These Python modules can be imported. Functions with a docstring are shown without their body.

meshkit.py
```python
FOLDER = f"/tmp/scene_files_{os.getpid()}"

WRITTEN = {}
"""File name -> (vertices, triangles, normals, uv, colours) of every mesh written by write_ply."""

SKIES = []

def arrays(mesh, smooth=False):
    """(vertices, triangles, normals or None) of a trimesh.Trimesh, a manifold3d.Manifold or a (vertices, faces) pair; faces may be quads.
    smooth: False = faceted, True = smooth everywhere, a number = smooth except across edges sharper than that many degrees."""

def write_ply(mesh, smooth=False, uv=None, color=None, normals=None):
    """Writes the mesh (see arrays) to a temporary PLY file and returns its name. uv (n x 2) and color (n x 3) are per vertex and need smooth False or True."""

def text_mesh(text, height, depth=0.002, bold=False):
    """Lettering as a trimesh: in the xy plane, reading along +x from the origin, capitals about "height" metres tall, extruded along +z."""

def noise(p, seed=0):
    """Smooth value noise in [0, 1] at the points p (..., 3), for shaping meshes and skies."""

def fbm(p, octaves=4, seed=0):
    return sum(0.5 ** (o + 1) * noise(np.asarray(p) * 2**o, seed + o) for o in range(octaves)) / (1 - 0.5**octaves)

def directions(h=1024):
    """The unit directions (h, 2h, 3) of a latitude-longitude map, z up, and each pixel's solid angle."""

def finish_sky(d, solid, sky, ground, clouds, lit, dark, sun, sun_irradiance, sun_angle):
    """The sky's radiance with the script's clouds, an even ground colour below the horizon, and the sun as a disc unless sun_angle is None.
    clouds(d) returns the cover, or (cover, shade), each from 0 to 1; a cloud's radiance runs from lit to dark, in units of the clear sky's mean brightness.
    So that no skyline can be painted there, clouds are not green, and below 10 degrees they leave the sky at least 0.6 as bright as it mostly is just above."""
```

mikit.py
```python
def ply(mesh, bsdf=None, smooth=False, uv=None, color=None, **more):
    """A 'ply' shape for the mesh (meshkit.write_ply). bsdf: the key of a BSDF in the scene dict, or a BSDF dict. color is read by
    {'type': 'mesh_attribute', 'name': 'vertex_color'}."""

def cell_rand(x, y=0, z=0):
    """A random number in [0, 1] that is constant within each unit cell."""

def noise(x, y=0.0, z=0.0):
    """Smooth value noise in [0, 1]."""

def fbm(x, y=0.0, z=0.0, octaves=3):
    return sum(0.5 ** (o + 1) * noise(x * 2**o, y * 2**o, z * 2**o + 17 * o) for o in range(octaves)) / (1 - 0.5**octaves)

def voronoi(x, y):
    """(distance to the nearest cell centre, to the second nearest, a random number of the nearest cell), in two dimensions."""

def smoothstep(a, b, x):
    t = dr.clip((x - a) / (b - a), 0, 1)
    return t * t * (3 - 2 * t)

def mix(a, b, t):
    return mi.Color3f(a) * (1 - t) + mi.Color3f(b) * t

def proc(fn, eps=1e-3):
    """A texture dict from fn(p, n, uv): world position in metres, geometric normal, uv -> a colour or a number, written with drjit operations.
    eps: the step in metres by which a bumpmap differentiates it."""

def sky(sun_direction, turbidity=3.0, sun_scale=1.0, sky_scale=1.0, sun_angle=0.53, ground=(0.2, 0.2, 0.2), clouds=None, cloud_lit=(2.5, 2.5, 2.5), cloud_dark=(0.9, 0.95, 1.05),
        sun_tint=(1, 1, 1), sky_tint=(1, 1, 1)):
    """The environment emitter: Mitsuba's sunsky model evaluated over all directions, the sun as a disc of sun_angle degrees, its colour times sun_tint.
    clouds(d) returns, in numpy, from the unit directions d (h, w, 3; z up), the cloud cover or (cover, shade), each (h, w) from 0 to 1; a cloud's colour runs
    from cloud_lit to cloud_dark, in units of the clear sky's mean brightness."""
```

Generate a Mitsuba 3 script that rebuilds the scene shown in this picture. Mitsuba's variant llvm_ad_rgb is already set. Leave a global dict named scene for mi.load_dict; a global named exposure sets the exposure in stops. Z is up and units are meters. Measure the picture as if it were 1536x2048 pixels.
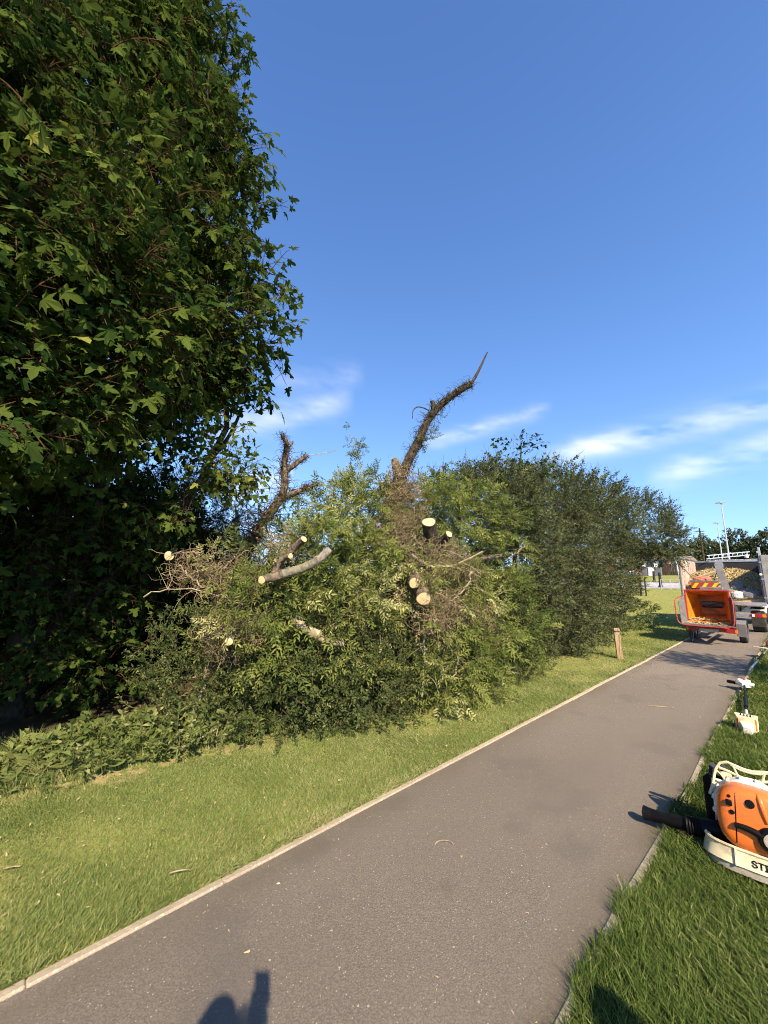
import math, numpy as np, trimesh, manifold3d as m3, mitsuba as mi, drjit as dr, mikit, meshkit
from mikit import proc, noise, fbm, voronoi, smoothstep, mix, cell_rand
T = mi.ScalarTransform4f
scene, labels = {}, {}
A = np.array

# ------------------------------------------------------------------ camera, sky, exposure
EYE = A([0, 0, 1.9])
YAW, PITCH, ROLL = np.radians([46.803, 9.785, 0.370])
FW = A([-np.sin(YAW)*np.cos(PITCH), np.cos(YAW)*np.cos(PITCH), np.sin(PITCH)])
R0 = A([np.cos(YAW), np.sin(YAW), 0]); U0 = np.cross(R0, FW)
UP = -np.sin(ROLL)*R0 + np.cos(ROLL)*U0
scene['camera'] = {'type': 'perspective', 'fov': 90.0, 'fov_axis': 'x', 'near_clip': 0.02, 'far_clip': 3000.0,
    'to_world': T().look_at(origin=EYE.tolist(), target=(EYE+FW).tolist(), up=UP.tolist())}
SUN = A([0.677, -0.372, 0.635])
exposure = 2.75

STREAKS = [(2.87, .335, 2.47, .455, .032, .62), (2.72, .48, 2.44, .51, .024, .28), (2.29, .342, 1.95, .408, .017, .75), (1.99, .288, 1.48, .325, .024, 1.1), (1.78, .212, 1.36, .28, .026, 1.), (2.80, .20, 2.62, .27, .045, .7),
           (1.38, .31, .95, .34, .02, .8), (.8, .25, .3, .33, .02, .7), (3.35, .30, 2.98, .36, .02, .7), (4.1, .28, 3.6, .37, .025, .7), (-.2, .3, -.7, .38, .022, .7), (-1.2, .25, -1.7, .34, .025, .7)]
def clouds(d):
    """thin broken streaks of high cloud low in the sky, all round"""
    el = np.arcsin(d[..., 2]); az = np.mod(np.arctan2(d[..., 1], d[..., 0])+2, 2*np.pi)-2; c = 0*el
    q = np.stack([az*7, el*26-az*3, 0*az], -1); w = meshkit.fbm(q+1.3*(meshkit.fbm(q*.7+7.3, 3, 5)[..., None]-.5), 5, 11); f = meshkit.fbm(np.stack([az*26, el*70-az*10, 0*az], -1), 3, 4)
    for a0, e0, a1, e1, wd, k in STREAKS:
        for o in (0, 2*np.pi):
            t = (az+o-a0)/(a1-a0); e = e0+(e1-e0)*t+.02*(w-.5); k_ = np.clip(1-np.abs(2*t-1), 0, 1)
            c = c+k*np.exp(-((el-e)/wd)**2)*np.clip(k_*3.2, 0, 1)
    return np.clip(c*np.clip((w*.75+f*.25-.27)/.40, 0, 1)*.62, 0, .6)

scene['sky'] = mikit.sky(SUN, turbidity=3, clouds=clouds, cloud_lit=(2.5, 2.5, 2.55), cloud_dark=(1.2, 1.25, 1.35), ground=(.16, .17, .1), sky_tint=(0.82, 0.95, 1.22), sun_tint=(1.0, 0.985, 0.94))

# ------------------------------------------------------------------ helpers
def lab(key, label=None, cat=None, group=None, kind=None):
    d = {}
    if label: d['label'] = label
    if cat: d['category'] = cat
    if group: d['group'] = group
    if kind: d['kind'] = kind
    labels[key] = d
    return key
def num(name):
    k, i = name, 0
    while k in labels or k in scene:
        i += 1; k = f'{name}_{i:03d}'
    return k
def part(parent, name, mesh, mat, smooth=False, uv=None, label=None, kind=None):
    key = num(f'{parent}__{name}')
    scene[key] = mikit.ply(mesh, mat, smooth, uv=uv)
    if label or kind: lab(key, label, kind=kind)
    return key
def thing(name, label, cat, group=None, kind=None):
    return lab(num(name), label, cat, group, kind)
def solo(name, mesh, mat, label, cat=None, smooth=False, uv=None, group=None, kind=None):
    k = num(name)
    scene[k] = mikit.ply(mesh, mat, smooth, uv=uv)
    return lab(k, label, cat, group, kind)
def unit(v):
    v = np.asarray(v, float)
    return v/np.maximum(np.linalg.norm(v, axis=-1, keepdims=True), 1e-12)
def cat(*ms):
    vs, fs, n = [], [], 0
    for m in ms:
        v, f = (m.vertices, m.faces) if hasattr(m, 'faces') else m
        vs.append(np.asarray(v)); fs.append(np.asarray(f)+n); n += len(v)
    return np.vstack(vs), np.vstack(fs)
def rot(axis, deg): return trimesh.transformations.rotation_matrix(np.radians(deg), axis)[:3, :3]
def hull(pts):
    h = trimesh.convex.convex_hull(A(pts, float))
    return A(h.vertices), A(h.faces)
def cbox(c, s, ch=0.01, R=None):
    """box of size s at centre c with chamfered edges, turned by R"""
    s = A(s, float)/2; ch = min(ch, s.min()*.8)
    p = [A([sx*(s[0]-ch*(k != 0)), sy*(s[1]-ch*(k != 1)), sz*(s[2]-ch*(k != 2))]) for sx in (-1, 1) for sy in (-1, 1) for sz in (-1, 1) for k in range(3)]
    v, f = hull(p)
    if R is not None: v = v @ np.asarray(R).T
    return v + A(c, float), f
def smoothpath(p, n):
    p = A(p, float)
    if len(p) < 3:
        t = np.linspace(0, 1, n)[:, None]; return p[0]*(1-t)+p[-1]*t
    from scipy.interpolate import CubicSpline
    d = np.r_[0, np.cumsum(np.linalg.norm(np.diff(p, axis=0), axis=1))]
    return CubicSpline(d, p)(np.linspace(0, d[-1], n))
def tube(p, r, n=8, rough=0.0, seed=0, caps=True, sq=None):
    """tapered tube along points p with radii r -> (v, f)"""
    p = A(p, float); k = len(p)
    r = np.interp(np.linspace(0, 1, k), np.linspace(0, 1, len(np.atleast_1d(r))), np.atleast_1d(r))
    t = unit(np.gradient(p, axis=0)); ref = A([0, 0, 1.]) if abs(t[:, 2]).mean() < .85 else A([1., 0, 0])
    x = unit(np.cross(t, ref)); y = np.cross(x, t)
    a = np.arange(n)/n*2*np.pi + (np.pi/n if n == 4 else 0)
    rr = r[:, None]*np.ones(n)
    if rough:
        q = np.stack(np.broadcast_arrays(np.cos(a)[None]*1.7, np.sin(a)[None]*1.7, (np.arange(k)*.45)[:, None]), -1)
        rr = rr*(1+rough*2*(meshkit.fbm(q+seed*3.7, 2, seed)-.5))
    v = p[:, None]+x[:, None]*(np.cos(a)[None, :, None]*rr[..., None])+y[:, None]*(np.sin(a)[None, :, None]*rr[..., None])
    i, j = np.meshgrid(np.arange(k-1), np.arange(n), indexing='ij'); j2 = (j+1) % n
    f = np.stack([i*n+j, i*n+j2, (i+1)*n+j2, (i+1)*n+j], -1).reshape(-1, 4)
    f = np.vstack([f[:, [0, 1, 2]], f[:, [0, 2, 3]]]); v = v.reshape(-1, 3)
    if caps:
        v = np.vstack([v, p[:1], p[-1:]]); b = k*n; J = np.arange(n)
        f = np.vstack([f, np.stack([J*0+b, (J+1) % n, J], 1), np.stack([J*0+b+1, (k-1)*n+J, (k-1)*n+(J+1) % n], 1)])
    return v, f
def disc(c, nrm, r, n=24, dome=0.0, seed=0, ell=1.0):
    nrm = unit(nrm); x = unit(np.cross(nrm, [0.1, .2, 1.])); y = np.cross(nrm, x); a = np.arange(n)/n*2*np.pi
    rng = np.random.default_rng(seed+5); ph = rng.random(3)*6.28
    w = 1+.05*np.cos(2*a+ph[0])+.04*np.cos(3*a+ph[1])+.02*np.cos(5*a+ph[2])
    rings = [(0, dome), (.6, dome*.8), (1, 0)]
    v = [A(c, float)+nrm*dome]; uv = [[0, 0]]
    for s, h in rings[1:]:
        for k in range(n):
            v.append(A(c)+nrm*h+r*s*w[k]*(x*np.cos(a[k])*ell+y*np.sin(a[k]))); uv.append([s*np.cos(a[k]), s*np.sin(a[k])])
    J = np.arange(n); f = np.vstack([np.stack([J*0, 1+J, 1+(J+1) % n], 1), np.stack([1+J, 1+n+J, 1+n+(J+1) % n], 1), np.stack([1+J, 1+n+(J+1) % n, 1+(J+1) % n], 1)])
    return (A(v), f), A(uv)
def lathe(profile, n=24, axis=(0, 0, 1), at=(0, 0, 0)):
    m = trimesh.creation.revolve(A(profile, float), sections=n)
    z = unit(axis); x = unit(np.cross(z, [0.31, .2, .9] if abs(z[2]) < .9 else [1, 0, 0])); R = np.stack([x, np.cross(z, x), z], 1)
    return m.vertices @ R.T + A(at), A(m.faces)
def frames(f, n):
    f = unit(f); x = unit(np.cross(f, n)); return np.stack([x, f, np.cross(x, f)], -1)
def stamp(tm, R, pos, sc, rnd, rng):
    """copies of templates tm [(v, f, u-offset, v-coordinate)] at pos, turned by R, scaled by sc -> (v, f), uv"""
    N = len(pos); which = rng.integers(0, len(tm), N); V, Fc, UV, base = [], [], [], 0
    for k, (tv, tf, tu, tw) in enumerate(tm):
        s = np.nonzero(which == k)[0]
        if not len(s): continue
        v = np.einsum('nij,kj->nki', R[s], tv)*np.asarray(sc)[s, None, None]+pos[s, None]
        f = tf[None]+(np.arange(len(s))*len(tv))[:, None, None]+base
        uv = np.stack([np.clip(rnd[s, None]+tu[None], 0, .999), np.broadcast_to(tw, (len(s), len(tw)))], -1)
        V.append(v.reshape(-1, 3)); Fc.append(f.reshape(-1, 3)); UV.append(uv.reshape(-1, 2)); base += len(s)*len(tv)
    return (np.vstack(V), np.vstack(Fc)), np.vstack(UV)
def join(*parts):
    if isinstance(parts[0], list): return sum(parts, [])
    return joined(*parts)
def joined(*parts):
    """parts ((v, f), uv) -> one"""
    V, Fc, UV, b = [], [], [], 0
    for (v, f), uv in parts:
        V.append(v); Fc.append(f+b); UV.append(uv); b += len(v)
    return (np.vstack(V), np.vstack(Fc)), np.vstack(UV)
def ground_z(x, y):
    t = np.clip((np.asarray(y, float)-20)/8, 0, 1)
    s = np.where(y < 20, 0, np.where(y < 28, .055*4*t*t, .055*(np.minimum(y, 95)-24)))
    return s
# ------------------------------------------------------------------ materials
def mat(name, col, rough=.6, metal=0., spec=.5, bump=None, two=True, coat=0.):
    d = {'type': 'principled', 'base_color': col if isinstance(col, dict) else {'type': 'rgb', 'value': list(col)}, 'roughness': rough, 'metallic': metal, 'specular': spec}
    if coat: d['clearcoat'] = coat; d['clearcoat_gloss'] = .8
    if bump: d = {'type': 'bumpmap', 'arbitrary': bump[0], 'scale': bump[1], 'bsdf': d}
    scene[name] = {'type': 'twosided', 'bsdf': d} if two else d
    return name
def leafmat(name, cols, twig=(.10, .075, .05), rough=.42, trans=.7, vein=0.):
    c0, c1, c2 = cols; rare = .93 if name == 'leaf_sycamore' else .86
    def fn(p, n, uv):
        u = uv.x
        c = mix(c0, c1, smoothstep(.1, .75, u)); c = mix(c, c2, smoothstep(rare, .97, u))
        if vein:
            c = c*(1-vein*(1-smoothstep(0., .09, dr.abs(uv.y-dr.floor(uv.y)-.0))))
        return mix(c, twig, dr.select(uv.y < -.5, mi.Float(1), mi.Float(0)))
    scene[name] = {'type': 'principledthin', 'base_color': proc(fn), 'roughness': rough, 'diff_trans': trans, 'eta': 1.4}
    return name
leafmat('leaf_sycamore', [(.024, .052, .014), (.092, .132, .027), (.22, .245, .055)], twig=(.13, .075, .045), rough=.34, trans=.65)
leafmat('leaf_ash', [(.095, .145, .034), (.255, .295, .085), (.50, .50, .24)], twig=(.18, .18, .09), rough=.38, trans=.8)
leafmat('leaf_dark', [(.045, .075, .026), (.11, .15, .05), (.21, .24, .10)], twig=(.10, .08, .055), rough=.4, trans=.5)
leafmat('leaf_haw', [(.064, .09, .040), (.15, .19, .08), (.29, .315, .16)], twig=(.12, .095, .07), rough=.5, trans=.5)
leafmat('leaf_conifer', [(.05, .055, .018), (.085, .085, .03), (.13, .115, .04)], twig=(.09, .07, .04), rough=.6, trans=.4)
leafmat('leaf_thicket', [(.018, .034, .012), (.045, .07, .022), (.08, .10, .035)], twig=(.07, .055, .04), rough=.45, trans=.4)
leafmat('leaf_ivy', [(.05, .04, .03), (.12, .095, .068), (.24, .2, .13)], twig=(.1, .08, .06), rough=.8, trans=.3)
leafmat('leaf_dry', [(.17, .13, .085), (.36, .29, .185), (.52, .46, .26)], twig=(.2, .155, .1), rough=.7, trans=.5)
leafmat('leaf_weed', [(.10, .14, .04), (.22, .265, .09), (.38, .40, .19)], twig=(.22, .22, .1), rough=.75, trans=.75)
leafmat('blade_mown', [(.135, .185, .055), (.24, .30, .105), (.42, .39, .19)], rough=.6, trans=.7)
leafmat('blade_long', [(.06, .10, .025), (.135, .19, .05), (.34, .35, .16)], rough=.45, trans=.7)
leafmat('leaf_far', [(.06, .078, .036), (.12, .14, .06), (.18, .185, .09)], rough=.6, trans=.4)

def lawn_col(p, n, uv):
    big = fbm(p.x*.7, p.y*.7, 3., 3); fine = fbm(p.x*38, p.y*38, 1., 3); mid = fbm(p.x*5, p.y*5, 0., 3)
    c = mix((.11, .13, .035), (.23, .24, .075), fine)
    c = mix(c, (.22, .19, .085), smoothstep(.52, .75, mid*.55+big*.45)*.6)
    bare = smoothstep(.34, .12, dr.abs(p.x+4.80-.26*(p.y-.98)+.10*dr.sin(p.y*5)))*smoothstep(2.7, 2.2, p.y)*smoothstep(.0, .4, p.y)*smoothstep(.2, .45, fbm(p.x*9, p.y*9, 5., 3))
    c = mix(c, (.30, .22, .14), bare*.5)
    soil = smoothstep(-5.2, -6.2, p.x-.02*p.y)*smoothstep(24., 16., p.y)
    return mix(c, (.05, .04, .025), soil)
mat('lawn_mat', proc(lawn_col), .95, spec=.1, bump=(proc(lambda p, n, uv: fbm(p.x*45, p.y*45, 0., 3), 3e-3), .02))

def tarmac_col(p, n, uv):
    d1, d2, w = voronoi(p.x*120, p.y*120)
    d3, d4, w2 = voronoi(p.x*22+9, p.y*22)
    big = fbm(p.x*.9, p.y*.5, 2., 4)
    c = mix((.128, .112, .096), (.175, .154, .131), w)
    c = mix(c, (.09, .08, .071), smoothstep(.4, .7, d1)*.5)
    c = c*(.86+.28*big)
    c = mix(c, (.5, .46, .40), dr.select(w > .985, mi.Float(.40), mi.Float(0))*smoothstep(.45, .25, d1))
    c = mix(c, (.42, .38, .32), dr.select(w2 > .99, mi.Float(.6), mi.Float(0))*smoothstep(.16, .1, d3))
    stain = smoothstep(.62, .75, fbm(p.x*2.3+4, p.y*2.3, 0., 3))
    c = mix(c, (.10, .09, .084), stain*.45)
    edge = smoothstep(.28, .0, dr.minimum(dr.abs(p.x+2.66), dr.abs(p.x+.96)))*fbm(p.x*9, p.y*3, 0., 3)
    return mix(c, (.10, .085, .06), edge*.8)
mat('tarmac', proc(tarmac_col), .82, spec=.3, bump=(proc(lambda p, n, uv: noise(p.x*150, p.y*150)+noise(p.x*320, p.y*320), 1.5e-3), .0013))
mat('road_mat', proc(lambda p, n, uv: mix((.22, .225, .235), (.28, .285, .295), fbm(p.x*.8, p.y*.8, 0., 3))), .8, spec=.3)
mat('concrete', proc(lambda p, n, uv: mix(mix((.36, .31, .235), (.25, .215, .16), fbm(p.x*7, p.y*7, p.z*7, 4)), (.5, .45, .36), smoothstep(.6, .8, noise(p.x*120, p.y*120, p.z*120))*.6)), .9, spec=.2,
    bump=(proc(lambda p, n, uv: fbm(p.x*60, p.y*60, p.z*60, 3), 2e-3), .006))
def bark_fn(c0, c1, moss, s):
    def fn(p, n, uv):
        a = fbm(p.x*s, p.y*s, p.z*s*.35, 4); b = fbm(p.x*3.1+9, p.y*3.1, p.z*3.1, 3)
        return mix(mix(c0, c1, smoothstep(.3, .7, a)), moss, smoothstep(.52, .72, b)*.55)
    return fn
mat('bark_brown', proc(bark_fn((.065, .05, .038), (.19, .155, .12), (.14, .13, .075), 32)), .95, spec=.15, bump=(proc(lambda p, n, uv: fbm(p.x*34, p.y*34, p.z*16, 3), 3e-3), .03))
mat('bark_grey', proc(bark_fn((.12, .11, .095), (.27, .255, .225), (.17, .165, .10), 24)), .95, spec=.15, bump=(proc(lambda p, n, uv: fbm(p.x*26, p.y*26, p.z*26, 3), 3e-3), .015))
mat('bark_pale', proc(bark_fn((.20, .165, .115), (.36, .31, .22), (.26, .24, .15), 30)), .9, spec=.15)
mat('bark_dark', proc(bark_fn((.03, .026, .021), (.085, .072, .058), (.07, .07, .04), 28)), .95, spec=.1, bump=(proc(lambda p, n, uv: fbm(p.x*30, p.y*30, p.z*12, 3), 3e-3), .02))
def cut_fn(p, n, uv):
    r = dr.sqrt(uv.x*uv.x+uv.y*uv.y); a = dr.atan2(uv.y, uv.x)
    w = fbm(uv.x*2.5+p.x*3, uv.y*2.5+p.z*3, 0., 3)
    ring = .5+.5*dr.sin((r+.08*w)*58)
    c = mix((.50, .37, .20), (.62, .49, .30), w); c = mix(c, (.50, .35, .18), ring*.28)
    c = mix(c, (.40, .26, .13), smoothstep(.32, .05, r+.25*(w-.5))*.55)
    saw = fbm(uv.x*3+uv.y*30, uv.y*2-uv.x*3, 1., 2); c = c*(.9+.2*saw)
    crack = smoothstep(.05, .0, dr.abs(dr.sin(a*1.5+p.x*7)))*smoothstep(.1, .3, r)*smoothstep(.9, .5, r)
    c = mix(c, (.2, .12, .06), crack*.5)
    return mix(c, (.10, .075, .05), smoothstep(.88, .94, r+.04*(w-.5)))
mat('cut_wood', proc(cut_fn), .8, spec=.2)
def wood_fn(c0, c1, s, ax):
    def fn(p, n, uv):
        q = [p.x, p.y, p.z]; k = [s, s, s]; k[ax] = s*.06
        g = fbm(q[0]*k[0], q[1]*k[1], q[2]*k[2], 4)
        return mix(c0, c1, smoothstep(.3, .7, g))
    return fn
mat('post_wood', proc(wood_fn((.17, .11, .065), (.42, .31, .19), 70, 2)), .85, spec=.2)
mat('ply_pink', proc(wood_fn((.27, .21, .185), (.42, .34, .30), 14, 2)), .8, spec=.2)
mat('plank_grey', proc(wood_fn((.16, .145, .13), (.30, .28, .255), 24, 1)), .85, spec=.2)
mat('fence_wood', proc(wood_fn((.03, .026, .022), (.075, .062, .05), 12, 2)), .9, spec=.1)
def grime(c, d, s=9, k=.6):
    return proc(lambda p, n, uv: mix(c, d, smoothstep(.45, .75, fbm(p.x*s, p.y*s, p.z*s, 4))*k))
mat('orange_paint', grime((.74, .22, .015), (.25, .10, .03), 7, .55), .42, coat=.3)
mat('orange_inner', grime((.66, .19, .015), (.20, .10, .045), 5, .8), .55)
mat('red_paint', grime((.42, .035, .028), (.2, .06, .04), 8, .5), .4, coat=.3)
mat('dark_red', (.13, .02, .02), .4)
mat('red_lens', (.30, .012, .015), .2, coat=1.)
mat('amber_lens', (.7, .22, .01), .2, coat=1.)
mat('yellow_paint', (.72, .52, .01), .4, coat=.2)
mat('grey_paint', grime((.15, .155, .165), (.09, .085, .08), 6, .6), .5)
mat('steel', grime((.42, .43, .44), (.22, .20, .18), 6, .5), .42, metal=.6)
mat('alu', (.72, .73, .74), .35, metal=.85)
mat('black_paint', (.018, .018, .02), .55)
mat('black_plastic', grime((.005, .005, .006), (.011, .0105, .010), 14, .4), .5, spec=.12)
mat('rubber', grime((.025, .025, .025), (.10, .09, .075), 9, .5), .85)
mat('white_paint', (.74, .75, .75), .4, coat=.3)
mat('white_wall', proc(lambda p, n, uv: mix((.70, .69, .66), (.78, .77, .74), fbm(p.x*2, p.y*2, p.z*2, 3))), .9)
mat('brick_red', proc(lambda p, n, uv: mix((.18, .07, .05), (.27, .12, .085), cell_rand(dr.floor(p.x*4.4), dr.floor(p.y*4.4), dr.floor(p.z*13)))), .9)
mat('roof_tile', proc(lambda p, n, uv: mix((.12, .105, .095), (.19, .165, .15), fbm(p.x*4, p.y*4, p.z*9, 3))), .9)
mat('window_glass', (.05, .06, .07), .08, spec=.8)
mat('blue_sign', (.02, .06, .32), .4)
mat('galv', (.50, .52, .53), .45, metal=.4)
mat('door_grey', grime((.30, .305, .31), (.2, .195, .18), 5, .5), .55)
mat('tarp_grey', grime((.12, .12, .135), (.2, .19, .19), 6, .6), .75)
mat('bag_white', grime((.66, .64, .62), (.4, .36, .33), 8, .6), .7)
mat('bag_red', grime((.62, .12, .07), (.5, .22, .14), 10, .6), .6)
def chip_fn(p, n, uv):
    return mix(mix((.30, .23, .12), (.50, .41, .24), uv.x), (.20, .19, .08), dr.select(uv.x > .85, mi.Float(1), mi.Float(0)))
mat('wood_chip', proc(chip_fn), .9, spec=.15)
mat('blower_orange', grime((.70, .155, .022), (.36, .13, .05), 16, .6), .33, coat=.5)
mat('blower_cream', grime((.66, .58, .38), (.32, .27, .17), 13, .7), .5)
mat('blower_white', grime((.60, .59, .54), (.36, .33, .27), 13, .6), .5)
mat('stone_grey', grime((.34, .31, .26), (.2, .18, .14), 20, .6), .85)
mat('cap_grey', grime((.42, .39, .32), (.25, .22, .17), 30, .5), .6)
mat('skin', (.50, .29, .21), .5)
mat('cloth_navy', (.03, .035, .055), .9)
mat('cloth_olive', (.08, .085, .05), .9)
mat('hair', (.03, .02, .014), .7)
mat('phone_black', (.02, .02, .022), .25)
mat('bollard_black', (.012, .012, .013), .5)
mat('wire_black', (.02, .02, .02), .6)

# ------------------------------------------------------------------ plant templates (growth along +y, leaf face +z)
def tpl(parts):
    V, Fc, U, W, b = [], [], [], [], 0
    for v, f, u, w in parts:
        V.append(v); Fc.append(A(f)+b); U.append(np.full(len(v), u)); W.append(np.full(len(v), w)); b += len(v)
    return np.vstack(V), np.vstack(Fc), np.concatenate(U), np.concatenate(W)
def place(v, R, p, s=1.): return (v*s) @ R.T + A(p)
SYC = [(-90, .10), (-55, .28), (-26, .42), (-10, .68), (3, .46), (15, .42), (30, .88), (43, .50), (56, .44), (71, .84), (90, 1.10)]
def syc_leaf(rng):
    """five lobed leaf, about 1 wide"""
    L = [(a, r) for a, r in SYC] + [(180-a, r) for a, r in SYC[-2::-1]]
    a = np.radians([x[0] for x in L]); r = A([x[1] for x in L])*(1+.06*rng.standard_normal(len(L)))*.62
    o = np.stack([np.cos(a)*r, np.sin(a)*r+.30, 0*r], 1)
    v = np.vstack([[0, .26, .03], o]); d = np.hypot(v[:, 0], v[:, 1]-.26)
    v[:, 2] = .05-.28*d**2*rng.uniform(.4, 1.4)+.10*np.abs(v[:, 0])*rng.uniform(-.6, 1.2)+.03*rng.standard_normal(len(v))*(d > 0)
    n = len(o); return v, A([[0, 1+k, 1+(k+1) % n] for k in range(n-1)]+[[0, n, 1]])
def fold_leaf(w, l, fold=.25, droop=.15, n=4):
    if n == 2:
        v = A([[0, 0, 0], [w/2, l*.45, fold*w/2], [0, l, -droop*l], [-w/2, l*.45, fold*w/2]])
        return v, A([[0, 1, 2], [0, 2, 3]])
    v = A([[0, 0, 0], [w*.42, l*.28, fold*w/2], [w*.40, l*.62, fold*w/2-droop*l*.4], [0, l, -droop*l], [-w*.40, l*.62, fold*w/2-droop*l*.4], [-w*.42, l*.28, fold*w/2]])
    return v, A([[0, 1, 2], [0, 2, 3], [0, 3, 4], [0, 4, 5]])
def axis_frame(az, el, roll=0):
    f = A([math.sin(az)*math.cos(el), math.cos(az)*math.cos(el), math.sin(el)])
    return frames(f[None], A([[math.sin(roll), 0, math.cos(roll)]]))[0]
def syc_spray(seed):
    g = np.random.default_rng(seed); ps = []
    st = smoothpath([[0, 0, 0], [.01, .15, .03], [g.uniform(-.04, .04), .34, .02]], 5)
    ps.append((*tube(st, [.005, .003], 3, caps=False), 0, -1))
    for i in range(7):
        t = [1, .75, .75, .5, .5, .22, .22][i]; side = [0, 1, -1, 1, -1, 1, -1][i]
        az = side*g.uniform(.7, 1.25)+g.normal(0, .15); el = g.normal(-.25, .25)
        R = axis_frame(az, el, g.normal(0, .35)); b = st[int(t*4)]; pl = g.uniform(.05, .12)*(1 if i else .4)
        tip = b+R[:, 1]*pl
        ps.append((*tube([b, tip], [.0025, .002], 3, caps=False), .2, -1))
        v, f = syc_leaf(g); ps.append((place(v, axis_frame(az, el-.35, g.normal(0, .4)), tip, g.uniform(.10, .165)), f, g.uniform(-.2, .2), .5))
    return tpl(ps)
def ash_leaf_parts(g, base, R, L):
    ps = []; k = 4
    for i in range(2*k+1):
        t = 1. if i == 2*k else (.28+.62*(i//2)/(k-1)); s = 0 if i == 2*k else (1 if i % 2 else -1)
        az = s*g.uniform(.85, 1.2); el = g.normal(-.2, .2)
        v, f = fold_leaf(g.uniform(.020, .030), g.uniform(.058, .085), .4, g.uniform(.05, .3), 4 if L else 2)
        p = A([0, t*.19, -.06*t*t]); lf = place(v, axis_frame(az, el, g.normal(0, .4)), p)
        ps.append((lf @ R.T + base, f, g.uniform(-.12, .12), .5))
    st = A([[0, 0, 0], [0, .1, -.015], [0, .19, -.06]]) @ R.T + base
    ps.append((*tube(st, [.002, .0012], 3, caps=False), 0, -1))
    return ps
def ash_spray(seed):
    g = np.random.default_rng(seed); ps = []
    st = smoothpath([[0, 0, 0], [.02, .12, .02], [g.uniform(-.05, .05), .26, .03]], 5)
    ps.append((*tube(st, [.006, .004], 3, caps=False), 0, -1))
    for i in range(5):
        az = [0, 1, -1, .6, -.6][i]*g.uniform(.6, 1.3); b = st[[4, 3, 3, 1, 1][i]]
        ps += ash_leaf_parts(g, b, axis_frame(az, g.normal(.0, .35), g.normal(0, .5)), 1)
    return tpl(ps)
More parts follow.
